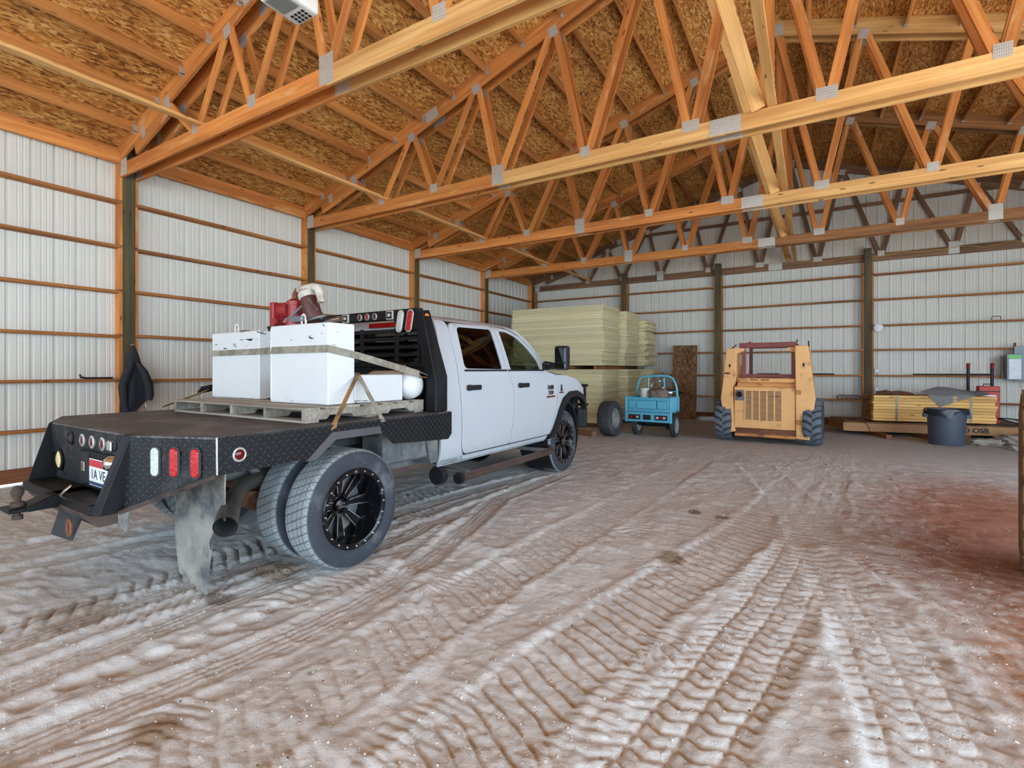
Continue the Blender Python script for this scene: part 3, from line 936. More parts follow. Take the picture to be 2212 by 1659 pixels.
def tyre_mat(name, tread_r, width, n_blocks, dust, dark, tilt=2.0):
    t = NT(name)
    v = t.coords('Object')
    sp = t.n('ShaderNodeSeparateXYZ'); t.l(v, sp.inputs[0])
    x, y, z = sp.outputs
    r = t.math('SQRT', t.math('ADD', t.math('MULTIPLY', y, y), t.math('MULTIPLY', z, z)))
    a = t.math('ARCTAN2', z, y)
    ph = t.math('ADD', t.math('MULTIPLY', a, n_blocks / (2 * PI)), t.math('MULTIPLY', x, tilt / width))
    sipe = t.mask(t.math('PINGPONG', ph, 0.5), 0.10, 0.03)
    ph2 = t.math('ADD', t.math('MULTIPLY', a, n_blocks * 2 / (2 * PI)), t.math('MULTIPLY', x, -tilt * 3 / width))
    sipe2 = t.mask(t.math('PINGPONG', ph2, 0.5), 0.07, 0.02)
    tread = t.mask(r, tread_r - 0.022, tread_r - 0.008)
    groove = t.math('MULTIPLY', t.math('MAXIMUM', sipe, t.math('MULTIPLY', sipe2, 0.6)), tread)
    n = t.noise(v, 9, 6, 0.65)
    c = t.mix(t.math('MULTIPLY', tread, t.mask(n, 0.1, 0.5)), t.mix(n, dark, tuple(q * 1.8 for q in dark)), dust)
    c = t.mix(t.math('MULTIPLY', groove, 0.75), c, tuple(q * 0.35 for q in dust))
    dusty = t.mask(t.noise(v, 3.0, 5, 0.7), 0.52, 0.75)
    c = t.mix(t.math('MULTIPLY', dusty, 0.35), c, dust)
    side = t.math('MULTIPLY', t.math('PINGPONG', t.math('MULTIPLY', r, 60), 0.5), t.math('SUBTRACT', 1.0, tread))
    t.bump(t.math('ADD', t.math('MULTIPLY', groove, -1.0), t.math('MULTIPLY', side, 0.15)), 0.8, 0.008)
    return t.fin(c, 0.82, 0.0, 0.3)
M['tyre'] = tyre_mat('truck_tyre', 0.42, 0.27, 46, S(150, 156, 158), S(50, 53, 60))

def tyre_profile(R, w, rr, grooves=4):
    half = w / 2
    p = [(rr, -half * 0.78), (rr + 0.02, -half * 0.92), (rr + (R - rr) * 0.45, -half * 1.0), (R - 0.035, -half * 0.95), (R - 0.012, -half * 0.86), (R - 0.002, -half * 0.74)]
    if grooves:
        gs = np.linspace(-half * 0.55, half * 0.55, grooves)
        for g in gs: p += [(R, g - 0.0055), (R - 0.011, g - 0.0035), (R - 0.011, g + 0.0035), (R, g + 0.0055)]
    p += [(R - 0.002, half * 0.74), (R - 0.012, half * 0.86), (R - 0.035, half * 0.95), (rr + (R - rr) * 0.45, half), (rr + 0.02, half * 0.92), (rr, half * 0.78)]
    return p

def spokes_mesh(n, r0, r1, h0, h1, w0, w1, th_, edges=0.0):
    b = MB()
    pl = lambda c, s, r, o, h: (h, r * c - o * s, r * s + o * c)
    for k in range(n):
        t0 = 2 * PI * k / n
        c0, s0 = math.cos(t0), math.sin(t0)
        for a, a1, z, z1 in (((-w0, -w1, w0, w1),) if not edges else ((w0 - edges, w1 - edges, w0, w1), (-w0, -w1, -w0 + edges, -w1 + edges))):
            lo = [pl(c0, s0, r0, a, h0 - th_), pl(c0, s0, r0, z, h0 - th_), pl(c0, s0, r1, z1, h1 - th_), pl(c0, s0, r1, a1, h1 - th_)]
            hi = [pl(c0, s0, r0, a, h0), pl(c0, s0, r0, z, h0), pl(c0, s0, r1, z1, h1), pl(c0, s0, r1, a1, h1)]
            b.hull8(lo, hi)
    return b

def truck_wheel(parent, W, L, Z, sgn, dish, R=0.42, w=0.26, plain=False):
    """sgn +1: outer face to +x"""
    rr = 0.272
    ty = MB().lathe(tyre_profile(R, w, rr), 'x', n=64, closed=True).build('tyre', M['tyre'], parent, smooth=35, loc=(W, L, Z), weld=False)
    if sgn < 0: ty.rotation_euler = (0, 0, PI)
    ty.rotation_euler.x += 0.13 * L
    h = w / 2
    fd = h - dish                                # face plane depth
    b = MB().lathe([(0.274, -h * 0.7), (0.285, h * 0.84), (0.286, h * 0.93), (0.280, h * 0.97), (0.262, h * 0.95), (0.248, h * 0.90), (0.236, fd + 0.02), (0.226, fd - 0.03), (0.226, -h * 0.7)], 'x', n=48, closed=True)
    b.build('rim', M['wheel_black'], ty, smooth=40, weld=False)
    if plain: return ty
    MB().lathe([(0.0, fd - 0.055), (0.235, fd - 0.055), (0.235, fd - 0.065), (0.0, fd - 0.065)], 'x', n=32).build('brake_disc', M['chassis'], ty)
    MB().lathe([(0.0, fd + 0.030), (0.030, fd + 0.030), (0.046, fd + 0.022), (0.050, fd - 0.01), (0.085, fd - 0.02), (0.085, fd - 0.05), (0.0, fd - 0.05)], 'x', n=28).build('hub_cap', M['wheel_black'], ty, smooth=40)
    spokes_mesh(8, 0.06, 0.238, fd + 0.005, fd + 0.015, 0.019, 0.036, 0.03).build('spoke_set', M['wheel_black'], ty, bevel=0.003)
    spokes_mesh(8, 0.088, 0.232, fd + 0.009, fd + 0.017, 0.0205, 0.0355, 0.004, 0.0045).build('milled_edge', M['milled'], ty)
    b = MB()
    for k in range(20):
        t = 2 * PI * k / 20
        b.cyl((h * 0.93, 0.266 * math.cos(t), 0.266 * math.sin(t)), (h * 0.99, 0.266 * math.cos(t), 0.266 * math.sin(t)), 0.0095, 0.006, 8)
    b.build('rivet_ring', M['milled'], ty)
    for body, dz in (('MOTO', 0.012), ('METAL', -0.012)):
        text_mesh('cap_lettering', body, 0.020, M['milled'], ty, frame((fd + 0.0305, 0, dz), (0, 1, 0), (0, 0, 1)), 0.0006)
    return ty

truck = thing('flatbed_truck', 'white crew cab pickup with black tread-plate flatbed and dual rear wheels', 'truck', TRUCK_O, TRUCK_RZ)
MC = 0.04
mir = lambda W: 2 * MC - W
RZ_ = 0.418
truck_wheel(truck, 1.07, 0.08, RZ_, 1, 0.19)
truck_wheel(truck, 0.735, 0.08, RZ_, 1, 0.05, plain=True)
truck_wheel(truck, mir(1.07), 0.08, RZ_, -1, 0.19)
truck_wheel(truck, mir(0.735), 0.08, RZ_, -1, 0.05, plain=True)
truck_wheel(truck, 0.835, 3.985, RZ_, 1, 0.055, w=0.275)
truck_wheel(truck, mir(0.835), 3.985, RZ_, -1, 0.055, w=0.275)

# --- chassis
b = MB()
for W in (0.43, mir(0.43)):
    b.box(W - 0.035, W + 0.035, -0.95, 4.55, 0.62, 0.80)
b.build('frame_rail', M['chassis'], truck, bevel=0.006)
for L in (-0.7, 0.45, 1.3, 2.3, 3.3):
    MB().box(mir(0.4), 0.4, L - 0.05, L + 0.05, 0.64, 0.76).build('crossmember', M['chassis'], truck, bevel=0.006)
MB().cyl((mir(0.95), 0.08, RZ_), (0.95, 0.08, RZ_), 0.06, n=14).build('rear_axle', M['rust'], truck, smooth=40)
MB().lathe([(0.02, -0.17), (0.12, -0.15), (0.17, -0.05), (0.17, 0.05), (0.12, 0.13), (0.05, 0.2)], 'y', (MC, 0.05, RZ_), 20).build('differential', M['rust'], truck, smooth=40)
MB().cyl((mir(0.85), 3.985, RZ_), (0.85, 3.985, RZ_), 0.05, n=12).build('front_axle', M['chassis'], truck, smooth=40)
for W in (0.52, mir(0.52)):
    for k in range(4):
        pts = [(W, 0.08 + s * (0.78 - 0.13 * k), 0.50 - 0.013 * k + 0.11 * (s * (0.78 - 0.13 * k) / 0.78) ** 2) for s in np.linspace(-1, 1, 9)]
        MB().ribbon(pts, 0.07, 0.011, (1, 0, 0)).build('leaf_spring', M['rust'], truck)
    MB().box(W - 0.05, W + 0.05, -0.40, -0.36, 0.48, 0.60).build('spring_clamp', M['rust'], truck)
    MB().cyl((W + 0.06, -0.1, 0.40), (W - 0.02, -0.35, 0.78), 0.035, n=12).build('shock_absorber', M['chassis'], truck, smooth=40)
# exhaust
pts = [(0.60, 0.9, 0.6), (0.56, 0.2, 0.62), (0.55, -0.25, 0.62), (0.64, -0.46, 0.605), (0.80, -0.60, 0.57), (0.97, -0.72, 0.53), (1.08, -0.80, 0.495)]
def pipe(b, pts, r, n=18, wall=0.006):
    b.tube(pts, r, n)
    b.f = b.f[:-2]
    return b
pipe(MB(), pts, [0.05, 0.05, 0.05, 0.052, 0.055, 0.062, 0.066]).build('exhaust_pipe', paint('exhaust', S(128, 120, 112), 0.45, 0.7, 0.2, 6, dirt=S(110, 84, 66), dirt_amt=0.4), truck, smooth=50)
pipe(MB(), pts[3:], [0.046, 0.049, 0.056, 0.061]).build('exhaust_shade_lining', M['rubber_plain'], truck, smooth=50)  # dark lining puts the shade inside the pipe mouth into the colour
MB().box(0.30, 0.72, 0.55, 1.45, 0.50, 0.74).build('tool_tank', M['chassis'], truck, bevel=0.03, seg=2)
MB().box(0.66, 0.92, 0.60, 1.30, 0.60, 0.86).build('under_bed_box', M['chassis'], truck, bevel=0.02)
for L in (0.62, 0.85, 1.1):
    MB().box(0.88, 0.93, L - 0.03, L + 0.03, 0.66, 0.98).build('outrigger', M['chassis'], truck, bevel=0.004)
MB().prism([(1.18, 0.54), (1.28, 0.54), (1.30, 0.86), (1.10, 0.86)], 'x', 0.55, 0.95).build('splash_shield', M['chassis'], truck, bevel=0.005)

# --- flatbed
ZD = 1.035
deck_pts = [(1.20, -0.91), (0.68, -1.13), (mir(0.68), -1.13), (mir(1.20), -0.91), (mir(1.20), 1.17), (1.20, 1.17)]
MB().prism(deck_pts, 'z', ZD - 0.012, ZD).build('deck', M['deck'], truck)
side = [(-0.91, ZD - 0.002), (-0.91, 0.825), (-0.30, 0.832), (-0.12, 0.965), (0.31, 0.965), (0.45, 0.835), (1.12, 0.795), (1.17, 0.84), (1.17, ZD - 0.002)]
MB().prism(side, 'x', 1.186, 1.20).build('side_skirt', M['skirt_plate'], truck)
MB().prism(side, 'x', mir(1.20), mir(1.186)).build('side_skirt', M['skirt_plate'], truck)
M['arch_trim'] = paint('arch_trim', S(88, 84, 88), 0.5, 0.3, 0.1)
for W0, W1 in ((1.150, 1.203), (mir(1.203), mir(1.150))):
    MB().prism([(-0.345, 0.815), (-0.265, 0.815), (-0.105, 0.930), (0.325, 0.930), (0.30, 0.985), (-0.135, 0.985)], 'x', W0, W1).build('arch_trim', M['arch_trim'], truck, bevel=0.002)
# deck frame rails under the plate
for W in (0.75, mir(0.75)):
    MB().box(W - 0.03, W + 0.03, -0.9, 1.15, 0.86, ZD - 0.013).build('bed_stringer', M['black_steel'], truck)
for L in (-0.8, -0.4, 0.0, 0.4, 0.8, 1.13):
    MB().box(mir(1.18), 1.18, L - 0.025, L + 0.025, 0.94, ZD - 0.013).build('bed_crossbar', M['black_steel'], truck)
# slanted rear: corner light panels, buttresses, centre panel
for s in (1, -1):
    q = (lambda W: W) if s > 0 else mir
    p = [(q(1.199), -0.91, ZD), (q(0.685), -1.128, ZD), (q(0.62), -1.17, 0.60), (q(1.199), -0.905, 0.828)]
    n = (Vector(p[1]) - Vector(p[0])).cross(Vector(p[3]) - Vector(p[0])).normalized() * 0.012
    if n.y < 0: n = -n
    MB().hull8(p, [Vector(a) + n for a in p]).build('corner_panel', M['rear_plate'], truck)
    # buttress wedge
    MB().add([(q(0.685), -1.125, ZD), (q(0.64), -1.15, ZD), (q(0.60), -1.29, 0.60), (q(0.66), -1.27, 0.60), (q(0.60), -1.12, 0.60), (q(0.64), -1.10, ZD), (q(0.685), -1.10, ZD), (q(0.66), -1.12, 0.60)],
             [(0, 1, 2, 3), (1, 5, 4, 2), (0, 3, 7, 6), (5, 6, 7, 4), (0, 6, 5, 1), (3, 2, 4, 7)]).build('buttress', M['black_steel'], truck, bevel=0.004)
    MB().tube([(q(1.19), -0.91, 0.82), (q(0.66), -1.17, 0.60)], 0.013, 6).build('lower_edge', M['dark_rust'], truck)
    # oval lamps on the corner panel
    A, Bv, Dn = Vector(p[1]), Vector(p[0]), Vector((0, 0, -1))
    along = (Bv - A).normalized()
    nrm = along.cross(Dn).normalized()
    if nrm.y > 0: nrm = -nrm
    for f, mt in ((0.30, 'white_lens'), (0.52, 'red_lens'), (0.76, 'red_lens')):
        c = A + (Bv - A) * f + Vector((0, 0, -0.145))
        m = frame(c, along, (0, 0, 1)) if along.cross(Vector((0, 0, 1))).dot(nrm) > 0 else frame(c, -along, (0, 0, 1))
        def oval(rx, ry, n=10):
            pts = []
            for k in range(2 * n + 2):
                t = PI * (k if k <= n else k - 1) / n
                pts.append((rx * math.cos(t), rx * math.sin(t) + (ry - rx if k <= n else rx - ry)))
            return pts
        ring = MB().prism(oval(0.037, 0.092), 'z', 0.0, 0.008).build('lamp_ring', M['rubber_plain'], truck, bevel=0.003)
        ring.matrix_local = m
        MB().prism(oval(0.025, 0.080), 'z', 0.004, 0.014).build('tail_lamp', M[mt], ring, bevel=0.004)
    MB().tube([(q(1.196), -0.908, 0.828), (q(1.196), -0.91, ZD)], 0.006, 6).build('corner_weld', M['galv'], truck)
p = [(0.66, -1.135, ZD - 0.01), (mir(0.66), -1.135, ZD - 0.01), (mir(0.66), -1.115, 0.62), (0.66, -1.115, 0.62)]
MB().hull8(p, [(a[0], a[1] + 0.012, a[2]) for a in p]).build('rear_panel', M['rear_plate'], truck)
# rear panel fittings
def disc_lamp(W, Z, r, mt, L=-1.13, ring='galv', nm='marker_lamp'):
    rg = MB().lathe([(r * 1.35, 0.0), (r * 1.35, -0.008), (r * 1.05, -0.012), (r, -0.006), (r, 0.0)], 'y', n=20, closed=True).build('lamp_ring', M[ring], truck, smooth=40, loc=(W, L, Z), weld=False)
    MB().lathe([(0, -0.014), (r * 0.7, -0.011), (r, -0.004), (r, 0.0)], 'y', n=20).build(nm, M[mt], rg, smooth=50)
for W in (0.0, 0.155, 0.315): disc_lamp(W, 0.955, 0.030, 'dark_red_lens')
for W in (-0.42, 0.585): disc_lamp(W, 0.79, 0.058, 'cream_lens', ring='black_steel', nm='work_lamp')
disc_lamp(-0.20, 0.955, 0.035, 'rubber_plain', ring='black_steel', nm='plug_cover')
MB().box(0.455, 0.515, -1.165, -1.13, 0.93, 0.99).build('trailer_socket', M['chrome'], truck, bevel=0.006)
MB().box(0.0, 0.50, -1.150, -1.128, 0.68, 0.90).build('plate_recess', M['black_steel'], truck, bevel=0.004)
MB().box(0.02, 0.16, -1.156, -1.149, 0.70, 0.89).build('recess_door', M['black_plastic'], truck, bevel=0.003)
MB().box(0.06, 0.11, -1.162, -1.155, 0.77, 0.83).build('latch', M['chrome'], truck, bevel=0.003)
M['plate_white'] = paint('plate_white', S(226, 232, 240), 0.4)
M['plate_red'] = paint('plate_red', S(196, 44, 56), 0.4)
M['plate_blue'] = paint('plate_blue', S(52, 70, 104), 0.4)
M['ink'] = paint('black_ink', S(22, 24, 28), 0.6)
lp = MB().box(0.19, 0.46, -1.160, -1.157, 0.70, 0.862).build('licence_plate', M['plate_white'], truck)
MB().box(0.195, 0.455, -1.1615, -1.160, 0.815, 0.857).build('red_band', M['plate_red'], lp)
MB().box(0.195, 0.455, -1.1615, -1.160, 0.704, 0.725).build('blue_band', M['plate_blue'], lp)
text_mesh('plate_lettering', '1A VE', 0.085, M['ink'], lp, frame((0.325, -1.1605, 0.768), (1, 0, 0), (0, 0, 1)), 0.0008)
MB().lathe([(0.0, -0.05), (0.03, -0.045), (0.045, -0.02), (0.05, 0.0)], 'y', (0.515, -1.15, 0.86), 16).build('plate_lamp', M['chrome'], truck, smooth=50)
# hitch bumper shelf
MB().prism([(mir(0.60), -1.30), (0.60, -1.30), (0.66, -1.12), (mir(0.66), -1.12)], 'z', 0.60, 0.66).build('hitch_bumper', M['black_steel'], truck, bevel=0.008)
MB().prism([(-1.30, 0.60), (-1.12, 0.60), (-1.12, 0.50), (-1.22, 0.50)], 'x', mir(0.50), 0.50).build('bumper_drop', M['dark_rust'], truck, bevel=0.006)
MB().prism([(-1.12, 0.66), (-1.33, 0.66), (-1.44, 0.615), (-1.44, 0.585), (-1.12, 0.585)], 'x', 0.01, 0.15).build('hitch_receiver', M['black_steel'], truck, bevel=0.006)
MB().box(-0.03, 0.13, -1.52, -1.40, 0.585, 0.610).build('ball_mount', M['black_steel'], truck, bevel=0.006)
MB().lathe([(0.0, 0.12), (0.018, 0.115), (0.030, 0.095), (0.032, 0.080), (0.024, 0.058), (0.018, 0.05), (0.018, 0.03), (0.034, 0.025), (0.034, 0.0), (0.016, 0.0), (0.016, -0.05), (0.026, -0.05), (0.026, -0.075), (0, -0.075)], 'z', (0.05, -1.46, 0.61), 18).build('tow_ball', M['dark_rust'], truck, smooth=45)
MB().tube([(0.30, -1.30, 0.66), (0.33, -1.34, 0.69), (0.37, -1.33, 0.72), (0.36, -1.30, 0.74)], 0.008, 8).build('safety_clip', M['chrome'], truck, smooth=50)
MB().tube([(0.36 + 0.03 * math.cos(t), -1.31, 0.50 + 0.045 * math.sin(t)) for t in np.linspace(0, 2 * PI, 15)], 0.009, 6).build('chain_loop', M['rust'], truck, smooth=50)
pts = [(-0.02, -1.24, 0.56), (0.33, -1.24, 0.56), (0.35, -1.30, 0.42), (0.02, -1.30, 0.40)]
MB().hull8(pts, [(a[0], a[1] + 0.012, a[2]) for a in pts]).build('hitch_flap', M['rubber_plain'], truck)
# torn mud flap
flap = [(0.33, 0.86), (0.95, 0.86), (0.955, 0.70), (0.945, 0.56), (0.93, 0.475), (0.84, 0.465), (0.72, 0.435), (0.68, 0.39), (0.685, 0.335), (0.72, 0.30), (0.785, 0.285), (0.79, 0.15), (0.785, 0.012), (0.62, 0.045), (0.41, 0.065), (0.375, 0.30)]
M['mudflap'] = paint('mud_flap', S(150, 145, 136), 0.85, 0, 0.2, 5, dirt=S(82, 84, 90), dirt_amt=0.5, dirt_scale=4)
def flap_obj(pts, L, par):
    bm = bmesh.new()
    vs = [bm.verts.new((a, 0, z)) for a, z in pts]
    bm.faces.new(vs)
    bmesh.ops.triangulate(bm, faces=bm.faces)
    for zc in (0.1, 0.2, 0.3, 0.4, 0.5, 0.6, 0.7):
        bmesh.ops.bisect_plane(bm, geom=bm.verts[:] + bm.edges[:] + bm.faces[:], plane_co=(0, 0, zc), plane_no=(0, 0, 1))
    for xc in (0.5, 0.65, 0.8):
        bmesh.ops.bisect_plane(bm, geom=bm.verts[:] + bm.edges[:] + bm.faces[:], plane_co=(xc, 0, 0), plane_no=(1, 0, 0))
    for v in bm.verts:
        v.co.y = L - 0.03 * (0.86 - v.co.z) + 0.014 * math.sin(v.co.z * 7 + v.co.x * 6)
    r = bmesh.ops.extrude_face_region(bm, geom=bm.faces[:])
    for v in [g for g in r['geom'] if isinstance(g, bmesh.types.BMVert)]: v.co.y += 0.010
    bmesh.ops.recalc_face_normals(bm, faces=bm.faces)
    me = bpy.data.meshes.new('mud_flap')
    bm.to_mesh(me); bm.free()
    me.materials.append(M['mudflap'])
    me.polygons.foreach_set('use_smooth', [True] * len(me.polygons)); me.set_sharp_from_angle(angle=0.7)
    return link('mud_flap', me, par)
flap_obj(flap, -0.72, truck)
flap_obj([(mir(a) , z) for a, z in [(0.45, 0.86), (1.1, 0.86), (1.1, 0.2), (0.45, 0.2)]], -0.72, truck)
disc = MB().lathe([(0.041, 0.0), (0.041, 0.006), (0.035, 0.009), (0.03, 0.006), (0.03, 0.0)], 'x', n=24, closed=True).build('lamp_ring', M['galv'], truck, smooth=40, loc=(1.20, -0.785, 0.925), weld=False)
MB().lathe([(0, 0.013), (0.02, 0.011), (0.031, 0.004), (0.031, 0.0)], 'x', n=20).build('side_lamp', M['dark_red_lens'], disc, smooth=50)

# --- headache rack
for s in (1, -1):
    q = (lambda W: W) if s > 0 else mir
    lo = [(q(1.02), 1.02, ZD), (q(1.14), 1.02, ZD), (q(1.14), 1.19, ZD), (q(1.02), 1.19, ZD)]
    md = [(q(1.01), 1.04, 1.29), (q(1.13), 1.04, 1.29), (q(1.14), 1.19, 1.35), (q(1.02), 1.19, 1.35)]
    tp_ = [(q(0.86), 1.04, 1.93), (q(0.965), 1.04, 1.94), (q(0.965), 1.15, 1.95), (q(0.86), 1.15, 1.95)]
    bb_ = MB().add(lo + md + tp_, [(3, 2, 1, 0), (8, 9, 10, 11)] + [(i + 4 * k, (i + 1) % 4 + 4 * k, (i + 1) % 4 + 4 * k + 4, i + 4 * k + 4) for k in (0, 1) for i in range(4)])
    bb_.build('rack_upright', M['black_steel'], truck, bevel=0.008)
    lg = MB().cyl((q(0.967), 1.095, 1.885), (q(0.977), 1.095, 1.883), 0.032, n=16).build('clearance_lamp', M['amber_lens'], truck, bevel=0.003)
beam = MB().box(mir(0.93), 0.93, 1.04, 1.10, 1.872, 1.965).build('rack_beam', M['black_steel'], truck, bevel=0.008)
for q in ((lambda W: W), mir):
    MB().prism([(q(0.60), 1.885), (q(0.68), 1.775), (q(0.93), 1.775), (q(0.93), 1.90), (q(0.60), 1.90)], 'y', 1.041, 1.07).build('rack_gusset', M['black_steel'], truck)
for W in (0.165, 0.268, 0.372): disc_lamp(W, 1.915, 0.024, 'red_lens' if W == 0.268 else 'dark_red_lens', 1.038)
for W in (-0.035, 0.575):
    fl_ = MB().box(W - 0.046, W + 0.046, 1.022, 1.042, 1.872, 1.958).build('flood_lamp', M['galv'], truck, bevel=0.014, seg=2)
    MB().box(W - 0.034, W + 0.034, 1.018, 1.024, 1.884, 1.946).build('lamp_lens', M['black_plastic'], fl_, bevel=0.006)
    MB().box(W - 0.018, W + 0.018, 1.015, 1.020, 1.902, 1.930).build('led_cluster', M['white_lens'], fl_, bevel=0.002)
for W0_, mt in ((0.70, 'white_lens'), (0.82, 'red_lens'), (mir(0.70), 'white_lens'), (mir(0.82), 'red_lens')):
    m = frame((W0_, 1.038, 1.853), (1, 0, 0), (0, 0, 1)) @ Matrix.Rotation(-0.20, 4, 'Z')
    r = MB().prism(oval(0.040, 0.105), 'z', 0.0, 0.008).build('lamp_ring', M['galv'], truck, bevel=0.003)
    r.matrix_local = m
    MB().prism(oval(0.030, 0.094), 'z', 0.004, 0.014).build('tail_lamp', M[mt], r, bevel=0.004)
for z in (1.768, 1.698, 1.619, 1.545):
    MB().box(mir(0.90), 0.90, 1.07, 1.10, z - 0.014, z + 0.014).build('guard_bar', M['black_steel'], truck)
for W in (0.137, 0.606, 0.89, mir(0.606), mir(0.89)):
    MB().box(W - 0.014, W + 0.014, 1.075, 1.105, 1.44, 1.80).build('guard_upright', M['black_steel'], truck)
MB().box(mir(1.03), 1.03, 1.06, 1.12, 1.43, 1.475).build('guard_rail', M['black_steel'], truck, bevel=0.004)
MB().box(mir(1.03), 1.03, 1.10, 1.115, ZD, 1.43).build('guard_panel', M['black_steel'], truck)

# --- cab
HZ = [0.48, 0.62, 0.80, 1.10, 1.22, 1.38, 1.42, 1.60, 1.80, 1.88, 1.93, 1.96]
HW = [0.93, 0.985, 1.0, 1.0, 0.995, 0.975, 0.965, 0.905, 0.83, 0.79, 0.72, 0.60]
hwz = lambda z: float(np.interp(z, HZ, HW)) - MC
def roundpoly(pts, r, n=4):
    out = []
    N = len(pts)
    rs = r if isinstance(r, list) else [r] * N
    for i in range(N):
        p, a, c = Vector((*pts[i], 0)), Vector((*pts[i - 1], 0)), Vector((*pts[(i + 1) % N], 0))
        ra = min(rs[i], (a - p).length * 0.45, (c - p).length * 0.45)
        if ra < 1e-3:
            out.append((p.x, p.y)); continue
        p0, p1 = p + (a - p).normalized() * ra, p + (c - p).normalized() * ra
        for k in range(n + 1):
            t = k / n
            q = p0 * (1 - t) ** 2 + p * 2 * t * (1 - t) + p1 * t * t
            out.append((q.x, q.y))
    return out

def side_panel(name, outer, holes, mat, side, inset=0.0, thick=0.02, par=None, extra=None):
    bm = bmesh.new()
    edges = []
    for loop in [outer] + holes:
        vs = [bm.verts.new((0, a, z)) for a, z in loop]
        for i in range(len(vs)): edges.append(bm.edges.new((vs[i], vs[(i + 1) % len(vs)])))
    bmesh.ops.triangle_fill(bm, use_beauty=True, use_dissolve=False, edges=edges, normal=(1, 0, 0))
    for zc in np.arange(0.52, 1.96, 0.06):
        bmesh.ops.bisect_plane(bm, geom=bm.verts[:] + bm.edges[:] + bm.faces[:], plane_co=(0, 0, zc), plane_no=(0, 0, 1))
    ls = [p[0] for p in outer]
    for lc in np.arange(min(ls) + 0.1, max(ls), 0.12):
        bmesh.ops.bisect_plane(bm, geom=bm.verts[:] + bm.edges[:] + bm.faces[:], plane_co=(0, lc, 0), plane_no=(0, 1, 0))
    for v in bm.verts:
        w = hwz(v.co.z) - inset - (extra(v.co.y, v.co.z) if extra else 0)
        v.co.x = MC + side * w
    r = bmesh.ops.extrude_face_region(bm, geom=bm.faces[:])
    for v in [g for g in r['geom'] if isinstance(g, bmesh.types.BMVert)]: v.co.x -= side * thick
    bmesh.ops.recalc_face_normals(bm, faces=bm.faces)
    me = bpy.data.meshes.new(name)
    bm.to_mesh(me); bm.free()
    me.materials.append(mat)
    me.polygons.foreach_set('use_smooth', [True] * len(me.polygons)); me.set_sharp_from_angle(angle=math.radians(38))
    return link(name, me, par or truck)

def shrink(pts, d):
    cx_ = sum(p[0] for p in pts) / len(pts); cz_ = sum(p[1] for p in pts) / len(pts)
    return [(cx_ + (x - cx_) * (1 - d / max(0.05, abs(x - cx_))) if abs(x - cx_) > d else x, cz_ + (z - cz_) * (1 - d / max(0.05, abs(z - cz_))) if abs(z - cz_) > d else z) for x, z in pts]

win_r = roundpoly([(1.735, 1.845), (2.385, 1.858), (2.385, 1.41), (1.68, 1.418)], [0.06, 0.04, 0.03, 0.06])
win_f = roundpoly([(2.545, 1.85), (2.70, 1.848), (2.88, 1.80), (3.06, 1.69), (3.25, 1.51), (3.29, 1.39), (2.555, 1.408)], [0.03, 0.04, 0.05, 0.05, 0.03, 0.03, 0.02], 3)
door_r = roundpoly([(1.60, 1.885), (2.455, 1.898), (2.475, 1.40), (2.575, 1.20), (2.572, 0.95), (2.515, 0.565), (1.67, 0.565), (1.60, 0.64), (1.585, 1.04), (1.555, 1.33)], [0.12, 0.02, 0.1, 0.05, 0.08, 0.03, 0.08, 0.06, 0.1, 0.1])
door_f = roundpoly([(2.463, 1.898), (2.73, 1.885), (2.93, 1.825), (3.12, 1.71), (3.33, 1.525), (3.385, 1.395), (3.735, 1.325), (3.70, 1.03), (3.575, 0.69), (3.50, 0.565), (2.523, 0.565), (2.58, 0.95), (2.583, 1.20), (2.483, 1.40)], [0.02, 0.1, 0.1, 0.1, 0.05, 0.05, 0.02, 0.1, 0.1, 0.03, 0.02, 0.08, 0.05, 0.1], 3)
pillar = roundpoly([(1.42, 1.905), (1.60, 1.905), (1.545, 1.34), (1.575, 1.04), (1.59, 0.63), (1.66, 0.555), (1.66, 0.50), (1.29, 0.50), (1.27, 0.80), (1.30, 1.03), (1.31, 1.38)], [0.02, 0.08, 0.1, 0.1, 0.05, 0.02, 0, 0.03, 0.1, 0.1, 0.1])
rocker = [(1.30, 0.552), (3.49, 0.552), (3.44, 0.49), (1.30, 0.49)]
header = [(1.42, 1.945), (2.60, 1.955), (2.86, 1.92), (2.98, 1.875), (3.16, 1.76), (3.43, 1.505), (3.40, 1.40), (3.39, 1.40), (3.34, 1.53), (3.125, 1.72), (2.935, 1.838), (2.73, 1.897), (1.60, 1.897), (1.42, 1.90)]
fender = roundpoly([(3.742, 1.335), (4.05, 1.325), (4.31, 1.275), (4.51, 1.19), (4.61, 1.13), (4.655, 1.00), (4.66, 0.84), (4.60, 0.84), (4.55, 0.94), (4.42, 1.045), (4.24, 1.085), (4.03, 1.055), (3.87, 0.955), (3.76, 0.80), (3.64, 0.55), (3.53, 0.56), (3.59, 0.69), (3.71, 1.03)], 0.015, 2)
flare_o = [(3.50, 0.50), (3.61, 0.69), (3.72, 0.87), (3.86, 1.02), (4.06, 1.105), (4.28, 1.11), (4.48, 1.045), (4.62, 0.935), (4.655, 0.82)]
flare_i = [(4.585, 0.80), (4.545, 0.91), (4.40, 1.00), (4.21, 1.035), (4.03, 1.005), (3.88, 0.915), (3.74, 0.735), (3.63, 0.52)]
fen_x = lambda L, z: 0.22 * max(0, L - 4.35) ** 1.5 + 0.10 * max(0, z - 1.2)
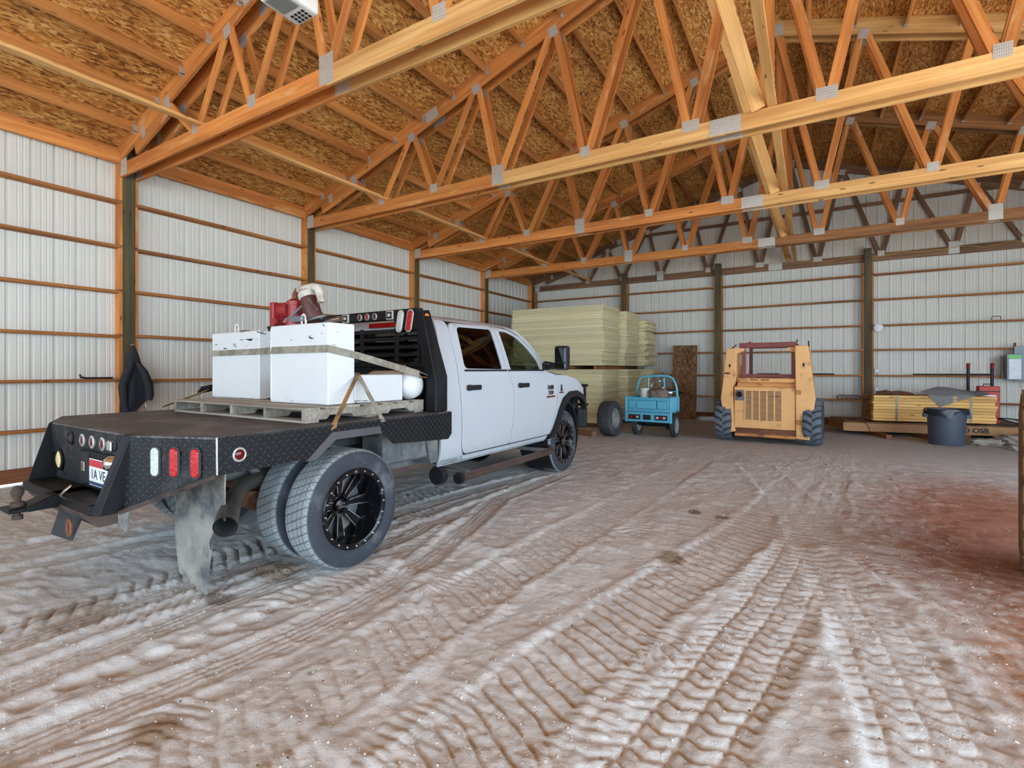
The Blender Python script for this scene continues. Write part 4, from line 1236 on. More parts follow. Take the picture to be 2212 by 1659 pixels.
for s in (1, -1):
    side_panel('cab_pillar', pillar, [], M['truck_white'], s)
    d = side_panel('rear_door', door_r, [win_r], M['truck_white'], s)
    g = side_panel('door_glass', shrink(win_r, -0.006), [], M['glass_dark'], s, 0.012, 0.003, d)
    d2 = side_panel('front_door', door_f, [win_f], M['truck_white'], s)
    g2 = side_panel('door_glass', shrink(win_f, -0.006), [], M['glass_clear'], s, 0.012, 0.003, d2)
    side_panel('rocker_panel', rocker, [], M['truck_white'], s)
    side_panel('roof_rail', header, [], M['truck_white'], s)
    side_panel('front_fender', fender, [], M['truck_white'], s, 0, 0.02, None, fen_x)
    side_panel('wheel_flare', flare_o + flare_i, [], M['black_plastic'], s, -0.035, 0.07, None, lambda L, z: 0.25 * max(0, L - 4.45) ** 1.5)
    # seams behind the shut lines
    for dd, (La, za) in ((d, (1.78, 1.225)), (d2, (2.785, 1.222))):
        xx = MC + s * (hwz(1.22) + 0.012)
        MB().box(min(xx, xx + s * 0.022), max(xx, xx + s * 0.022), La - 0.115, La + 0.115, za - 0.026, za + 0.026).build('door_handle', M['black_plastic'], dd, bevel=0.012, seg=2)
        MB().box(xx - 0.014, xx + 0.014, La - 0.09, La - 0.05, za - 0.03, za + 0.03).build('handle_cup', M['black_plastic'], dd, bevel=0.006)
    # belt moulding
    for p0, p1, par in (((1.67, 1.408), (2.47, 1.402), d), ((2.50, 1.40), (3.36, 1.388), d2)):
        a = hwz(1.405)
        MB().box(MC + s * a - 0.008, MC + s * a + 0.008, p0[0], p1[0], 1.388, 1.408).build('belt_moulding', M['black_plastic'], par)
    # step bar
    xs_ = MC + s * 1.03
    MB().tube([(xs_, 1.47, 0.375), (xs_, 3.30, 0.375), (xs_ - s * 0.05, 3.46, 0.375), (xs_ - s * 0.16, 3.56, 0.39)], 0.052, 14, 0.75).build('step_bar', paint('step_bar_brown', S(92, 76, 70), 0.4, 0.4, 0.15, 5), truck, smooth=40)
    MB().cyl((xs_, 1.43, 0.375), (xs_, 1.475, 0.375), 0.056, n=14).build('step_end_cap', M['black_plastic'], truck, smooth=40)
    for L in (1.6, 3.25):
        MB().box(min(MC + s * 0.6, xs_), max(MC + s * 0.6, xs_), L - 0.03, L + 0.03, 0.38, 0.42).build('step_bracket', M['chassis'], truck)
    MB().lathe([(0.0, 0.05), (0.06, 0.05), (0.085, 0.03), (0.085, -0.05), (0, -0.05)], 'y', (MC + s * 0.86, 1.36, 0.40), 14).build('body_mount', M['black_plastic'], truck, smooth=40)
    # tow mirror
    MB().prism([(3.33, 1.40), (3.50, 1.40), (3.42, 1.47), (3.36, 1.50)], 'x', MC + s * 0.93 - 0.02, MC + s * 0.93 + 0.02).build('mirror_base', M['black_plastic'], truck, bevel=0.006)
    xm = MC + s * 1.20
    MB().tube([(MC + s * 0.93, 3.41, 1.445), (MC + s * 1.10, 3.36, 1.445)], 0.030, 10).tube([(MC + s * 0.93, 3.41, 1.50), (MC + s * 1.10, 3.36, 1.475)], 0.014, 8).build('mirror_arm', M['black_plastic'], truck, smooth=40)
    mh = MB().box(xm - 0.085, xm + 0.085, 3.28, 3.40, 1.40, 1.70).build('mirror_head', M['black_plastic'], truck, bevel=0.035, seg=3, smooth=40)
    MB().box(xm - 0.068, xm + 0.068, 3.275, 3.282, 1.50, 1.675).build('mirror_glass', M['mirror'], mh, bevel=0.003)
    MB().box(xm - 0.068, xm + 0.068, 3.275, 3.282, 1.415, 1.485).build('mirror_glass', M['mirror'], mh, bevel=0.003)
    # inner wheel well and suspension
    MB().lathe([(0.50, -0.42), (0.50, 0.0), (0.47, 0.0), (0.47, -0.42)], 'x', (MC + s * (0.90 if s > 0 else 0.48), 4.0, 0.50), 28, closed=True).build('wheel_well', M['black_plastic'], truck, weld=False)
    MB().cyl((MC + s * 0.55, 4.05, 0.5), (MC + s * 0.5, 4.1, 1.0), 0.055, n=12).build('coil_spring', M['chassis'], truck, smooth=40)
    MB().box(MC + s * 0.62 - 0.12, MC + s * 0.62 + 0.12, 4.30, 4.52, 0.62, 1.0).build('fender_liner', M['chassis'], truck, bevel=0.04, seg=2)

# hood, roof, glass, floor and back of the cab (lofted across the body)
def loft(name, rows, mat, par=None, thick=None):
    b = MB()
    n = len(rows[0])
    for r in rows: b.v += [tuple(map(float, p)) for p in r]
    for i in range(len(rows) - 1):
        for k in range(n - 1):
            b.f.append((i * n + k, i * n + k + 1, (i + 1) * n + k + 1, (i + 1) * n + k))
    return b.build(name, mat, par or truck, smooth=45)
def across(hw_, crown, L, z, n=13):
    return [(MC + hw_ * t, L, z + crown * (1 - abs(t) ** 2.4)) for t in np.linspace(-1, 1, n)]
edge_roof = [(1.42, 1.935), (1.60, 1.950), (2.0, 1.958), (2.6, 1.952), (2.86, 1.918), (2.98, 1.873)]
loft('roof', [across(hwz(z), 0.055, L - 0.02, z) for L, z in edge_roof], M['truck_white'])
loft('windshield', [across(hwz(1.873), 0.05, 2.97, 1.873), across(hwz(1.76) + 0.01, 0.03, 3.17, 1.75), across(hwz(1.50) + 0.02, 0.0, 3.47, 1.47), across(hwz(1.42), -0.01, 3.56, 1.40)], M['glass_clear'])
hood_e = [(3.46, 1.39), (3.75, 1.34), (4.05, 1.325), (4.31, 1.275), (4.51, 1.19), (4.61, 1.13), (4.68, 1.05)]
loft('hood', [across(hwz(z) - fen_x(L, z) - 0.004, 0.09 if L < 4.5 else 0.12, L, z) for L, z in hood_e], M['truck_white'])
loft('cab_back', [[(MC + hwz(z) * t * 0.995, 1.43 - (0.11 if 0.6 < z < 1.4 else 0.05 if z < 0.6 else 0.02), z) for t in np.linspace(-1, 1, 9)] for z in (0.50, 0.64, 1.0, 1.36, 1.45)], M['truck_white'])
bw = MB()
for x0, x1, z0, z1 in ((-0.90, -0.62, 1.44, 1.92), (0.70, 0.98, 1.44, 1.92), (-0.62, 0.70, 1.825, 1.95), (-0.62, 0.70, 1.44, 1.47)):
    zt = lambda x: z1
    bw.prism([(max(MC - hwz(z0) + 0.0, x0), z0), (min(MC + hwz(z0), x1), z0), (min(MC + hwz(z1), x1), z1), (max(MC - hwz(z1), x0), z1)], 'y', 1.40, 1.42)
bw.build('back_window_frame', M['truck_white'], truck)
MB().box(-0.62, 0.70, 1.405, 1.412, 1.46, 1.83).build('back_window', M['glass_dark'], truck)
MB().box(-0.08, 0.30, 1.372, 1.402, 1.842, 1.892).build('brake_lamp', M['red_lens'], truck, bevel=0.008)
MB().box(MC - 0.9, MC + 0.9, 1.36, 3.5, 0.50, 0.56).build('cab_floor', M['interior'], truck)
loft('firewall', [[(MC + 0.88 * t, 3.48, z) for t in (-1, 0, 1)] for z in (0.55, 1.36)], M['interior'])
MB().prism([(3.05, 1.05), (3.46, 1.05), (3.52, 1.39), (3.25, 1.40), (3.05, 1.28)], 'x', MC - 0.86, MC + 0.86).build('dashboard', M['interior'], truck, bevel=0.03)
for Ls, ws in ((2.35, (-0.42, 0.42)), (1.62, (-0.4, 0.4))):
    for w_ in ws:
        st = MB().box(MC + w_ - 0.24, MC + w_ + 0.24, Ls, Ls + 0.50, 0.70, 0.92).prism([(Ls - 0.12, 1.50), (Ls + 0.02, 1.50), (Ls + 0.12, 0.80), (Ls - 0.05, 0.80)], 'x', MC + w_ - 0.24, MC + w_ + 0.24)
        sb = st.build('seat', M['interior'], truck, bevel=0.04, seg=2, smooth=40)
        MB().box(MC + w_ - 0.12, MC + w_ + 0.12, Ls - 0.13, Ls - 0.03, 1.52, 1.68).build('headrest', M['interior'], sb, bevel=0.03, seg=2, smooth=40)
MB().lathe([(0.165 + 0.015 * math.cos(t), 0.015 * math.sin(t)) for t in np.linspace(0, 2 * PI, 8, endpoint=False)], 'y', (0, 0, 0), 24, closed=True).build('steering_wheel', M['black_plastic'], truck, smooth=60, loc=(MC - 0.42, 2.98, 1.26), rot=(-0.5, 0, 0), weld=False)
# nose: grille, bumper, brush guard
MB().prism([(4.55, 0.72), (4.70, 0.74), (4.70, 1.05), (4.62, 1.12), (4.55, 1.12)], 'x', MC - 0.82, MC + 0.82).build('grille', M['black_plastic'], truck, bevel=0.02)
MB().prism([(MC - 1.0, 4.58), (MC - 0.95, 4.72), (MC - 0.7, 4.86), (MC + 0.7, 4.86), (MC + 0.95, 4.72), (MC + 1.0, 4.58), (MC + 0.9, 4.50), (MC - 0.9, 4.50)], 'z', 0.56, 0.83).build('front_bumper', M['black_steel'], truck, bevel=0.015, seg=2)
for W in (0.62, mir(0.62)):
    MB().tube([(W, 4.88, 0.60), (W, 4.98, 0.84), (W, 5.00, 1.10), (W, 4.96, 1.17)], 0.024, 8).build('guard_tube', M['black_steel'], truck, smooth=40)
for z in (0.86, 1.16):
    MB().tube([(mir(0.86), 4.97, z), (0.86, 4.97, z)], 0.022, 8).build('guard_tube', M['black_steel'], truck, smooth=40)
MB().tube([(0.86, 4.80, 1.16), (0.86, 5.02, 1.16)], 0.022, 8).tube([(0.86, 4.80, 0.86), (0.86, 5.02, 0.86)], 0.022, 8).tube([(0.86, 4.93, 1.16), (0.86, 4.93, 0.86)], 0.022, 8).build('guard_tube', M['black_steel'], truck, smooth=40)
MB().tube([(0.80, 3.58, 1.36), (0.80, 3.60, 1.46)], 0.012, 6).build('aerial_base', M['black_plastic'], truck)
# badges
xb_ = MC + hwz(1.12) + 0.003
M['badge_red'] = paint('badge_red', S(110, 40, 40), 0.4)
M['badge_dark'] = paint('badge_dark', S(54, 54, 58), 0.3, 0.6)
text_mesh('badge_lettering', 'RAM', 0.078, M['badge_dark'], truck, frame((xb_, 3.50, 1.175), (0, 1, 0), (0, 0, 1)), 0.002, bold=0.002)
text_mesh('badge_lettering', '3500', 0.074, M['badge_dark'], truck, frame((xb_, 3.50, 1.107), (0, 1, 0), (0, 0, 1)), 0.002, bold=0.001)
MB().box(xb_ - 0.002, xb_ + 0.003, 3.385, 3.62, 1.045, 1.068).build('badge_bar', M['badge_red'], truck)
bx = MC + hwz(1.13) - fen_x(3.8, 1.13) + 0.003
MB().box(bx - 0.002, bx + 0.004, 3.79, 3.845, 1.115, 1.165).box(bx - 0.002, bx + 0.004, 3.80, 3.835, 1.165, 1.205).build('engine_badge', M['badge_dark'], truck, bevel=0.003)
MB().box(bx - 0.002, bx + 0.004, 3.755, 3.88, 1.088, 1.108).build('engine_badge', M['badge_red'], truck)
# ------------------------------------------------------------------ load on the flatbed (all in the truck's frame, but things of their own)
def on_truck(name, label, cat, W, L, Z, rz=0.0, group=None):
    return thing(name, label, cat, tw(W, L, Z), TRUCK_RZ + rz, group)

M['pallet_wood'] = wood('grey_pallet_wood', S(176, 168, 156), S(136, 126, 112), knots=False)
pal = on_truck('wooden_pallet', 'weathered grey wooden pallet lying on the flatbed under the white tanks', 'pallet', 0.09, 0.40, ZD)
PW, PLN = 1.84, 1.22
for k in range(7):
    y = -PLN / 2 + 0.06 + k * (PLN - 0.12) / 6
    board('deck_board', (-PW / 2, y, 0.099 + random.uniform(-0.002, 0.002)), (PW / 2, y, 0.099), 0.13, 0.018, M['pallet_wood'], pal, (0, 1, 0))
for y in (-PLN / 2 + 0.06, 0, PLN / 2 - 0.06):
    board('bottom_board', (-PW / 2, y, 0.010), (PW / 2, y, 0.010), 0.11, 0.018, M['pallet_wood'], pal, (0, 1, 0))
for k in range(5):
    x = -PW / 2 + 0.02 + k * (PW - 0.04) / 4
    nt = MB().prism([(-PLN / 2, 0.02), (-PLN / 2 + 0.18, 0.02), (-PLN / 2 + 0.21, 0.048), (-PLN / 2 + 0.40, 0.048), (-PLN / 2 + 0.43, 0.02), (PLN / 2 - 0.43, 0.02), (PLN / 2 - 0.40, 0.048), (PLN / 2 - 0.21, 0.048), (PLN / 2 - 0.18, 0.02), (PLN / 2, 0.02), (PLN / 2, 0.090), (-PLN / 2, 0.090)], 'x', x - 0.019, x + 0.019)
    nt.build('stringer', M['pallet_wood'], pal)

def tank_mat():
    t = NT('chipped_white_tank')
    v = t.coords('Object', rand=3.0)
    n = t.noise(v, 2.5, 4)
    c = t.mix(n, S(206, 209, 212), S(224, 225, 224))
    vs = t.coords('Object', (7, 7, 34), rand=9.0)
    sz = t.n('ShaderNodeSeparateXYZ'); t.l(t.coords('Object'), sz.inputs[0])
    zone = t.math('MAXIMUM', t.mask(sz.outputs[2], 0.43, 0.46), t.mask(sz.outputs[2], 0.05, 0.0))
    ch = t.math('MULTIPLY', t.mask(t.noise(vs, 1.0, 3, 0.5), 0.66, 0.67), zone)
    c = t.mix(ch, c, S(40, 38, 36))
    vr = t.coords('Object', (1, 1, 1))
    d = t.mask(t.noise(vr, 16, 5, 0.7), 0.70, 0.76)
    c = t.mix(d, c, S(150, 130, 110))
    return t.fin(c, 0.38, 0.0)
M['tank'] = tank_mat()
ZT = ZD + 0.111
def lift_eye(par, x, y, z):
    pts = [(x - 0.024, y, z), (x - 0.024, y, z + 0.055)] + [(x + 0.024 * math.cos(t), y, z + 0.055 + 0.024 * math.sin(t)) for t in np.linspace(PI, 0, 8)] + [(x + 0.024, y, z)]
    MB().tube(pts, 0.0085, 8).build('lifting_eye', M['tank'], par, smooth=50)

ta = on_truck('fuel_tank', 'smaller square white steel tank, leftmost on the pallet', 'tank', -0.55, 0.33, ZT)
MB().box(-0.39, 0.39, -0.15, 0.30, 0, 0.605).build('tank_body', M['tank'], ta, bevel=0.006)
MB().prism([(0.30, 0), (0.62, 0), (0.62, 0.22), (0.30, 0.22)], 'x', -0.39, 0.39).build('tank_step', M['tank'], ta, bevel=0.006)
lift_eye(ta, -0.08, -0.08, 0.605)
MB().lathe([(0.05, 0), (0.05, 0.03), (0.058, 0.03), (0.058, 0.05), (0, 0.05)], 'z', (0.30, 0.05, 0.605), 12).build('filler_cap', M['black_steel'], ta)
MB().box(-0.19, -0.05, -0.02, 0.04, 0.61, 0.635).build('vent_plate', M['chassis'], ta, bevel=0.004)

tb_ = on_truck('fuel_tank', 'large L-shaped white steel tank at the right of the pallet, black chips along its top', 'tank', 0.60, 0.03, ZT)
MB().box(-0.36, 0.35, 0.0, 0.25, 0, 0.61).build('tank_body', M['tank'], tb_, bevel=0.006)
MB().box(-0.36, 0.35, 0.252, 0.78, 0, 0.22).build('tank_step', M['tank'], tb_, bevel=0.006)
lift_eye(tb_, 0.0, 0.05, 0.61)
MB().tube([(-0.345, -0.004, 0.02), (-0.345, -0.004, 0.59)], 0.006, 6).build('weld_seam', M['tank'], tb_)

# pump, filter and hose on top of the big tank
M['pump_red'] = paint('red_pump', S(150, 40, 44), 0.4, 0.1, 0.15, 8, dirt=S(90, 40, 40), dirt_amt=0.3, dirt_scale=8)
M['filter_brown'] = paint('filter_brown', S(84, 40, 36), 0.5)
M['white_pipe'] = paint('dirty_white_pipe', S(196, 190, 178), 0.5, 0, 0.1, 8, dirt=S(130, 120, 108), dirt_amt=0.4, dirt_scale=12)
pz = ZT + 0.61
pump = on_truck('fuel_pump', 'red fuel transfer pump with white elbow pipe and brown filter on the big tank', 'pump', 0.33, 0.14, pz)
MB().box(-0.14, -0.09, -0.09, 0.07, 0.0, 0.20).build('pump_flange', M['pump_red'], pump, bevel=0.008)
MB().tube([(-0.10, 0.0, 0.135), (0.03, 0.0, 0.135)], 0.068, 16).tube([(-0.10, -0.02, 0.045), (-0.02, -0.02, 0.045)], 0.045, 14).build('motor_housing', M['pump_red'], pump, smooth=40)
MB().lathe([(0.075, 0), (0.075, 0.05), (0.058, 0.06), (0.058, 0.17), (0.066, 0.17), (0.066, 0.20), (0.035, 0.22), (0, 0.22)], 'z', (0.075, 0, 0.0), 18).build('pump_head', M['pump_red'], pump, smooth=40)
MB().cyl((-0.05, -0.085, 0.04), (-0.05, -0.11, 0.04), 0.03, n=12).build('drain_cap', M['pump_red'], pump, smooth=40)
MB().tube([(0.075, 0, 0.21), (0.075, 0, 0.255), (0.10, 0, 0.285), (0.14, 0, 0.29)], 0.024, 10).build('iron_elbow', M['rust'], pump, smooth=50)
MB().tube([(0.13, 0, 0.29), (0.30, 0, 0.30), (0.36, 0, 0.285), (0.385, 0.0, 0.24), (0.40, 0, 0.17)], [0.03, 0.03, 0.034, 0.03, 0.028], 12).build('white_elbow', M['white_pipe'], pump, smooth=50)
fl = Matrix.Translation((0.27, 0.0, 0.16)) @ Matrix.Rotation(-0.45, 4, 'Y')
f = MB().lathe([(0.0, -0.13), (0.062, -0.13), (0.066, -0.12), (0.066, 0.06), (0.0, 0.06)], 'z', n=20).build('filter_can', M['filter_brown'], pump, smooth=40)
f.matrix_local = fl
f = MB().lathe([(0.068, 0.055), (0.072, 0.07), (0.072, 0.10), (0.05, 0.125), (0, 0.125)], 'z', n=20).build('filter_head', M['white_pipe'], pump, smooth=40)
f.matrix_local = fl
hose = on_truck('fuel_hose', 'grey rubber hose coiled loosely beside the red pump', 'hose', 0.50, 0.10, pz)
M['hose'] = paint('grey_hose', S(112, 114, 118), 0.5)
pts = []
for k in range(90):
    t = k / 89 * 2 * PI * 3.3
    r = 0.16 - 0.02 * math.sin(t * 0.7)
    pts.append((r * 1.25 * math.cos(t), 0.06 + 0.085 * math.sin(t), 0.025 + 0.013 * (t / (2 * PI)) + 0.035 * max(0, math.sin(t + 1))))
pts += [(0.20, 0.02, 0.12), (0.14, 0.0, 0.20), (0.05, 0.02, 0.17), (-0.06, 0.0, 0.09), (-0.14, -0.03, 0.03)]
MB().tube(pts, 0.0115, 7).build('hose_coil', M['hose'], hose, smooth=60)
MB().tube([(0.20, 0.10, 0.03), (0.36, 0.12, 0.045)], [0.014, 0.022], 10).build('hose_nozzle', M['chrome'], hose, smooth=50)

# straps
def strap_mat(nm, a, b):
    t = NT(nm)
    v = t.coords('Object')
    n = t.noise(v, 7, 5, 0.7)
    c = t.mix(t.mask(n, 0.35, 0.65), a, b)
    t.bump(t.noise(v, 140, 2), 0.3, 0.002)
    return t.fin(c, 0.9)
M['strap_grey'] = strap_mat('grey_webbing', S(158, 152, 138), S(112, 106, 92))
M['strap_tan'] = strap_mat('tan_webbing', S(140, 104, 62), S(96, 74, 52))
M['strap_yellow'] = strap_mat('faded_yellow_webbing', S(168, 140, 84), S(120, 100, 66))
zs = ZT + 0.415
st = on_truck('ratchet_strap', 'long grey webbing strap wrapped around both white tanks and hooked to the rack', 'strap', 0, 0, 0)
MB().ribbon([(-0.945, 0.30, zs - 0.04), (-0.945, 0.176, zs), (-0.155, 0.176, zs + 0.004), (0.235, 0.024, zs), (0.955, 0.024, zs), (0.958, 0.30, zs - 0.045), (1.03, 0.93, zs - 0.19)], 0.055, 0.004, (0, 0.12, 1)).build('webbing', M['strap_grey'], st)
MB().tube([(1.02, 0.93, zs - 0.17), (1.045, 1.02, zs - 0.20), (1.05, 1.0, zs - 0.225), (1.03, 0.93, zs - 0.215), (1.02, 0.93, zs - 0.17)], 0.007, 6).build('hook', M['chrome'], st, smooth=50)
st = on_truck('ratchet_strap', 'brown webbing strap running from the tank step down to the bed edge', 'strap', 0, 0, 0)
MB().ribbon([(0.93, 0.32, ZT + 0.228), (0.965, 0.29, ZT + 0.215), (1.195, -0.11, ZD + 0.012), (1.207, -0.13, ZD - 0.03)], 0.045, 0.005, (0.3, 1, 0.4)).build('webbing', M['strap_tan'], st)
st = on_truck('ratchet_strap', 'thin grey strap slanting forward from the tank step to the bed edge', 'strap', 0, 0, 0)
MB().ribbon([(0.90, 0.33, ZT + 0.235), (0.965, 0.31, ZT + 0.21), (1.19, 0.33, ZD + 0.006), (1.207, 0.33, ZD - 0.02)], 0.038, 0.004, (0.05, 1, 0.1)).build('webbing', M['strap_grey'], st)
st = on_truck('ratchet_strap', 'yellow strap with ratchet buckle behind the left tank, tied to the far bed edge', 'strap', 0, 0, 0)
MB().ribbon([(-0.93, 0.62, ZT + 0.19), (-1.02, 0.30, ZT + 0.10), (mir(1.19), -0.18, ZD + 0.03)], 0.045, 0.004, (1, 0.1, 0.6)).build('webbing', M['strap_yellow'], st)
MB().hull8([(-1.05, 0.30, ZT + 0.06), (-0.99, 0.33, ZT + 0.10), (-1.03, 0.12, ZT + 0.06), (-1.08, 0.11, ZT + 0.02)], [(-1.05, 0.30, ZT + 0.09), (-0.99, 0.33, ZT + 0.14), (-1.03, 0.12, ZT + 0.10), (-1.08, 0.11, ZT + 0.05)]).build('ratchet_buckle', M['black_steel'], st, bevel=0.004)

# gas cylinder lying behind the rack
gc = on_truck('gas_cylinder', 'white steel gas cylinder lying on the bed beside the rack upright', 'cylinder', 0.75, 0.945, ZT + 0.127)
MB().lathe([(0.0, -0.36), (0.06, -0.355), (0.105, -0.325), (0.125, -0.28), (0.125, 0.18), (0.105, 0.225), (0.06, 0.25), (0.0, 0.255)], 'x', n=28).build('cylinder_body', M['tank'], gc, smooth=40)
MB().lathe([(0.129, 0.11), (0.131, 0.12), (0.131, 0.15), (0.129, 0.16)], 'x', n=28).build('weld_band', M['galv'], gc, smooth=40)
MB().cyl((0.10, -0.02, 0.12), (0.10, -0.02, 0.165), 0.028, n=12).build('valve', M['rust'], gc, smooth=40)
MB().tube([(0.06, -0.05, 0.115), (0.06, -0.05, 0.17), (0.14, -0.05, 0.17), (0.14, -0.05, 0.115)], 0.009, 6).build('valve_guard', M['pump_red'], gc)
# ------------------------------------------------------------------ things along the back of the building
# --- stacked insulation sheets
def foam_mat():
    t = NT('cream_foam_sheet')
    v = t.coords('Object', rand=5.0)
    oi = t.n('ShaderNodeObjectInfo')
    c = t.mix(t.noise(v, 2.0, 4), S(220, 208, 164), S(236, 225, 186))
    hs = t.n('ShaderNodeHueSaturation')
    t.l(t.math('ADD', t.math('MULTIPLY', oi.outputs['Random'], 0.22), 0.86), hs.inputs['Value'])
    t.l(c, hs.inputs['Color'])
    return t.fin(hs.outputs[0], 0.85)
M['foam'] = foam_mat()
M['foam_grey'] = paint('faced_foam_sheet', S(206, 198, 156), 0.85, 0, 0.05, 2.0)
def sheets(x0, x1, y0, y1, z0, n, lab, grp, jit, drift, th_=0.0545):
    base = MB().box(-(x1 - x0) / 2, (x1 - x0) / 2, -(y1 - y0) / 2, (y1 - y0) / 2, 0, th_ - 0.001).mesh('insulation_sheet', M['foam'], 0.016)
    for k in range(n):
        dx = random.uniform(-jit, jit) + drift(k / n)
        dy = random.uniform(-jit, jit) * 0.6
        o = link('insulation_sheet', base, None, ((x0 + x1) / 2 + dx, (y0 + y1) / 2 + dy, z0 + k * th_), (0, 0, random.uniform(-0.006, 0.006)))
        tag(o, ('topmost ' if k == n - 1 else 'lowest ' if k == 0 else '') + lab, 'insulation sheet', grp)
ns = lambda p: 0
step = lambda p: (0.05 if 0.2 < p < 0.55 else -0.02 if 0.08 < p < 0.2 else 0.02 * p)
sheets(1.43, 3.94, 11.68, 12.90, 1.505, 27, 'cream foam insulation sheet in the front upper stack above the gap', 'front upper stack of foam sheets', 0.014, step)
sheets(1.60, 4.10, 12.98, 14.10, 1.505, 26, 'cream foam insulation sheet in the middle upper stack, half hidden', 'middle upper stack of foam sheets', 0.03, step)
sheets(1.75, 4.28, 14.18, 15.15, 1.505, 24, 'cream foam insulation sheet in the rear upper stack nearest the wall', 'rear upper stack of foam sheets', 0.06, lambda p: 0.06 * (1 - p))
sheets(1.45, 3.96, 11.69, 12.92, 0.10, 24, 'cream foam insulation sheet in the front lower stack behind the loose tyre', 'front lower stack of foam sheets', 0.022, lambda p: -0.03 * abs(p - 0.3))
sheets(1.60, 4.12, 12.98, 14.15, 0.10, 24, 'cream foam insulation sheet in the middle lower stack beside the blue trike', 'middle lower stack of foam sheets', 0.03, lambda p: 0.05)
sheets(1.90, 4.42, 14.22, 15.20, 0.10, 24, 'cream foam insulation sheet in the rear lower stack against the wall', 'rear lower stack of foam sheets', 0.03, lambda p: 0.05)
for k, (x, y0, y1) in enumerate(((1.7, 11.75, 15.1), (2.7, 11.72, 15.1), (3.08, 11.70, 15.1), (3.75, 11.75, 15.1))):
    o = board('spacer_block', (x, y0, 1.457), (x, y1, 1.457), 0.094, 0.09, M['lumber_brown'])
    tag(o, 'brown timber spacer between the upper and lower foam stacks', 'timber', 'spacers in the foam stack')
for k, y in enumerate((12.0, 12.6, 13.3, 13.9, 14.5, 15.0)):
    o = board('dunnage_timber', (1.5, y, 0.045), (4.0, y, 0.045), 0.09, 0.09, M['lumber_brown'])
    tag(o, 'timber bearer under the lower foam stacks', 'timber', 'bearers under the foam')
o = board('dunnage_timber', (3.7, 10.45, 0.05), (4.33, 10.13, 0.05), 0.10, 0.13, M['endwood'])
tag(o, 'dark loose timber offcut on the floor by the front truck tyre', 'timber')

# --- wheels of the machines
def lug_tyre(name, par, R, w, rr, n, mat, lugmat=None, deep=0.02):
    b = MB().lathe(tyre_profile(R - deep, w, rr, 0), 'x', n=48, closed=True)
    ty = b.build(name, mat, par, smooth=40, weld=False)
    lb_ = MB()
    for k in range(n):
        for s in (1, -1):
            t0 = 2 * PI * (k + (0.5 if s < 0 else 0)) / n
            lo, hi = [], []
            for x, dt in ((0.0, 0.0), (s * w * 0.24, -0.35 * 2 * PI / n), (s * w * 0.46, -0.5 * 2 * PI / n)):
                row = []
                for e in (-0.30, 0.30):
                    t = t0 + dt + e * 2 * PI / n
                    row.append((x, t))
                lo.append(row)
            for i in range(2):
                P = lambda xt, r: (xt[0], r * math.cos(xt[1]), r * math.sin(xt[1]))
                a, b2, c, d = lo[i][0], lo[i][1], lo[i + 1][1], lo[i + 1][0]
                ro = R if i == 0 else R
                r2 = R - (0.0 if i == 0 else 0.02)
                lb_.hull8([P(a, R - deep - 0.012), P(b2, R - deep - 0.012), P(c, R - deep - 0.03), P(d, R - deep - 0.03)], [P(a, ro), P(b2, ro), P(c, r2), P(d, r2)])
    lb_.build('tread_lugs', lugmat or mat, ty)['kind'] = 'stuff'
    return ty

M['tyre_grey'] = paint('dusty_grey_rubber', S(96, 104, 114), 0.85, 0, 0.15, 7, dirt=S(128, 128, 128), dirt_amt=0.3, dirt_scale=8)
M['tyre_dark'] = paint('dark_rubber', S(52, 56, 62), 0.85, 0, 0.15, 7, dirt=S(84, 84, 84), dirt_amt=0.3)
# --- skid steer, rear towards the camera
M['yellow'] = paint('faded_machine_yellow', S(228, 172, 108), 0.55, 0, 0.07, 3, dirt=S(150, 90, 52), dirt_amt=0.22, dirt_scale=4)
M['yellow_dirty'] = paint('rusty_machine_yellow', S(190, 128, 74), 0.65, 0, 0.15, 5, dirt=S(112, 62, 40), dirt_amt=0.4, dirt_scale=7)
M['rops_red'] = paint('rops_red_brown', S(126, 62, 56), 0.6, 0, 0.1, 5)
sk = thing('skid_steer', 'faded yellow skid steer loader with red-brown roll cage, parked facing the back wall', 'loader', (7.46, 10.86, 0), -0.035)
K = 0.00918
def sp_(x, y):
    """picture-measured point of the rear elevation -> local x, z"""
    return ((1530 + x / 5.722 - 1657) * K, 1.41 - (700 + y / 5.722 - 797.66) * K)
tl = [sp_(*p) for p in ((300, 305), (412, 305), (405, 700), (372, 770), (385, 1250), (405, 1310), (300, 1335), (235, 920), (250, 800))]
tr = [sp_(*p) for p in ((1020, 288), (1145, 288), (1215, 900), (1165, 1360), (1030, 1355), (1025, 700))]
def slab(name, pts, y0, y1, mat, bevel=0.01):
    return MB().prism(pts, 'y', y0, y1).build(name, mat, sk, bevel=bevel)
slab('lift_tower', tl, -0.02, 0.55, M['yellow'])
slab('lift_tower', tr, -0.02, 0.55, M['yellow'])
a0, b0 = sp_(385, 770), sp_(1025, 1265)
door = slab('engine_door', [(a0[0], b0[1]), (b0[0], b0[1]), (b0[0], a0[1]), (a0[0], a0[1])], 0.0, 0.10, M['yellow'], 0.012)
slab('engine_body', [(a0[0], b0[1] - 0.02), (b0[0], b0[1] - 0.02), (b0[0], a0[1] + 0.02), (a0[0], a0[1] + 0.02)], 0.10, 1.2, M['yellow_dirty'])
g0, g1 = sp_(505, 815), sp_(892, 1162)
MB().box(g0[0], g1[0], -0.006, 0.002, g1[1], g0[1]).build('grille_recess', M['ink'], door)
for k in range(6):
    x = g0[0] + (g1[0] - g0[0]) * k / 5
    MB().box(x - 0.011, x + 0.011, -0.014, -0.004, g1[1], g0[1]).build('grille_bar', M['yellow'], door)
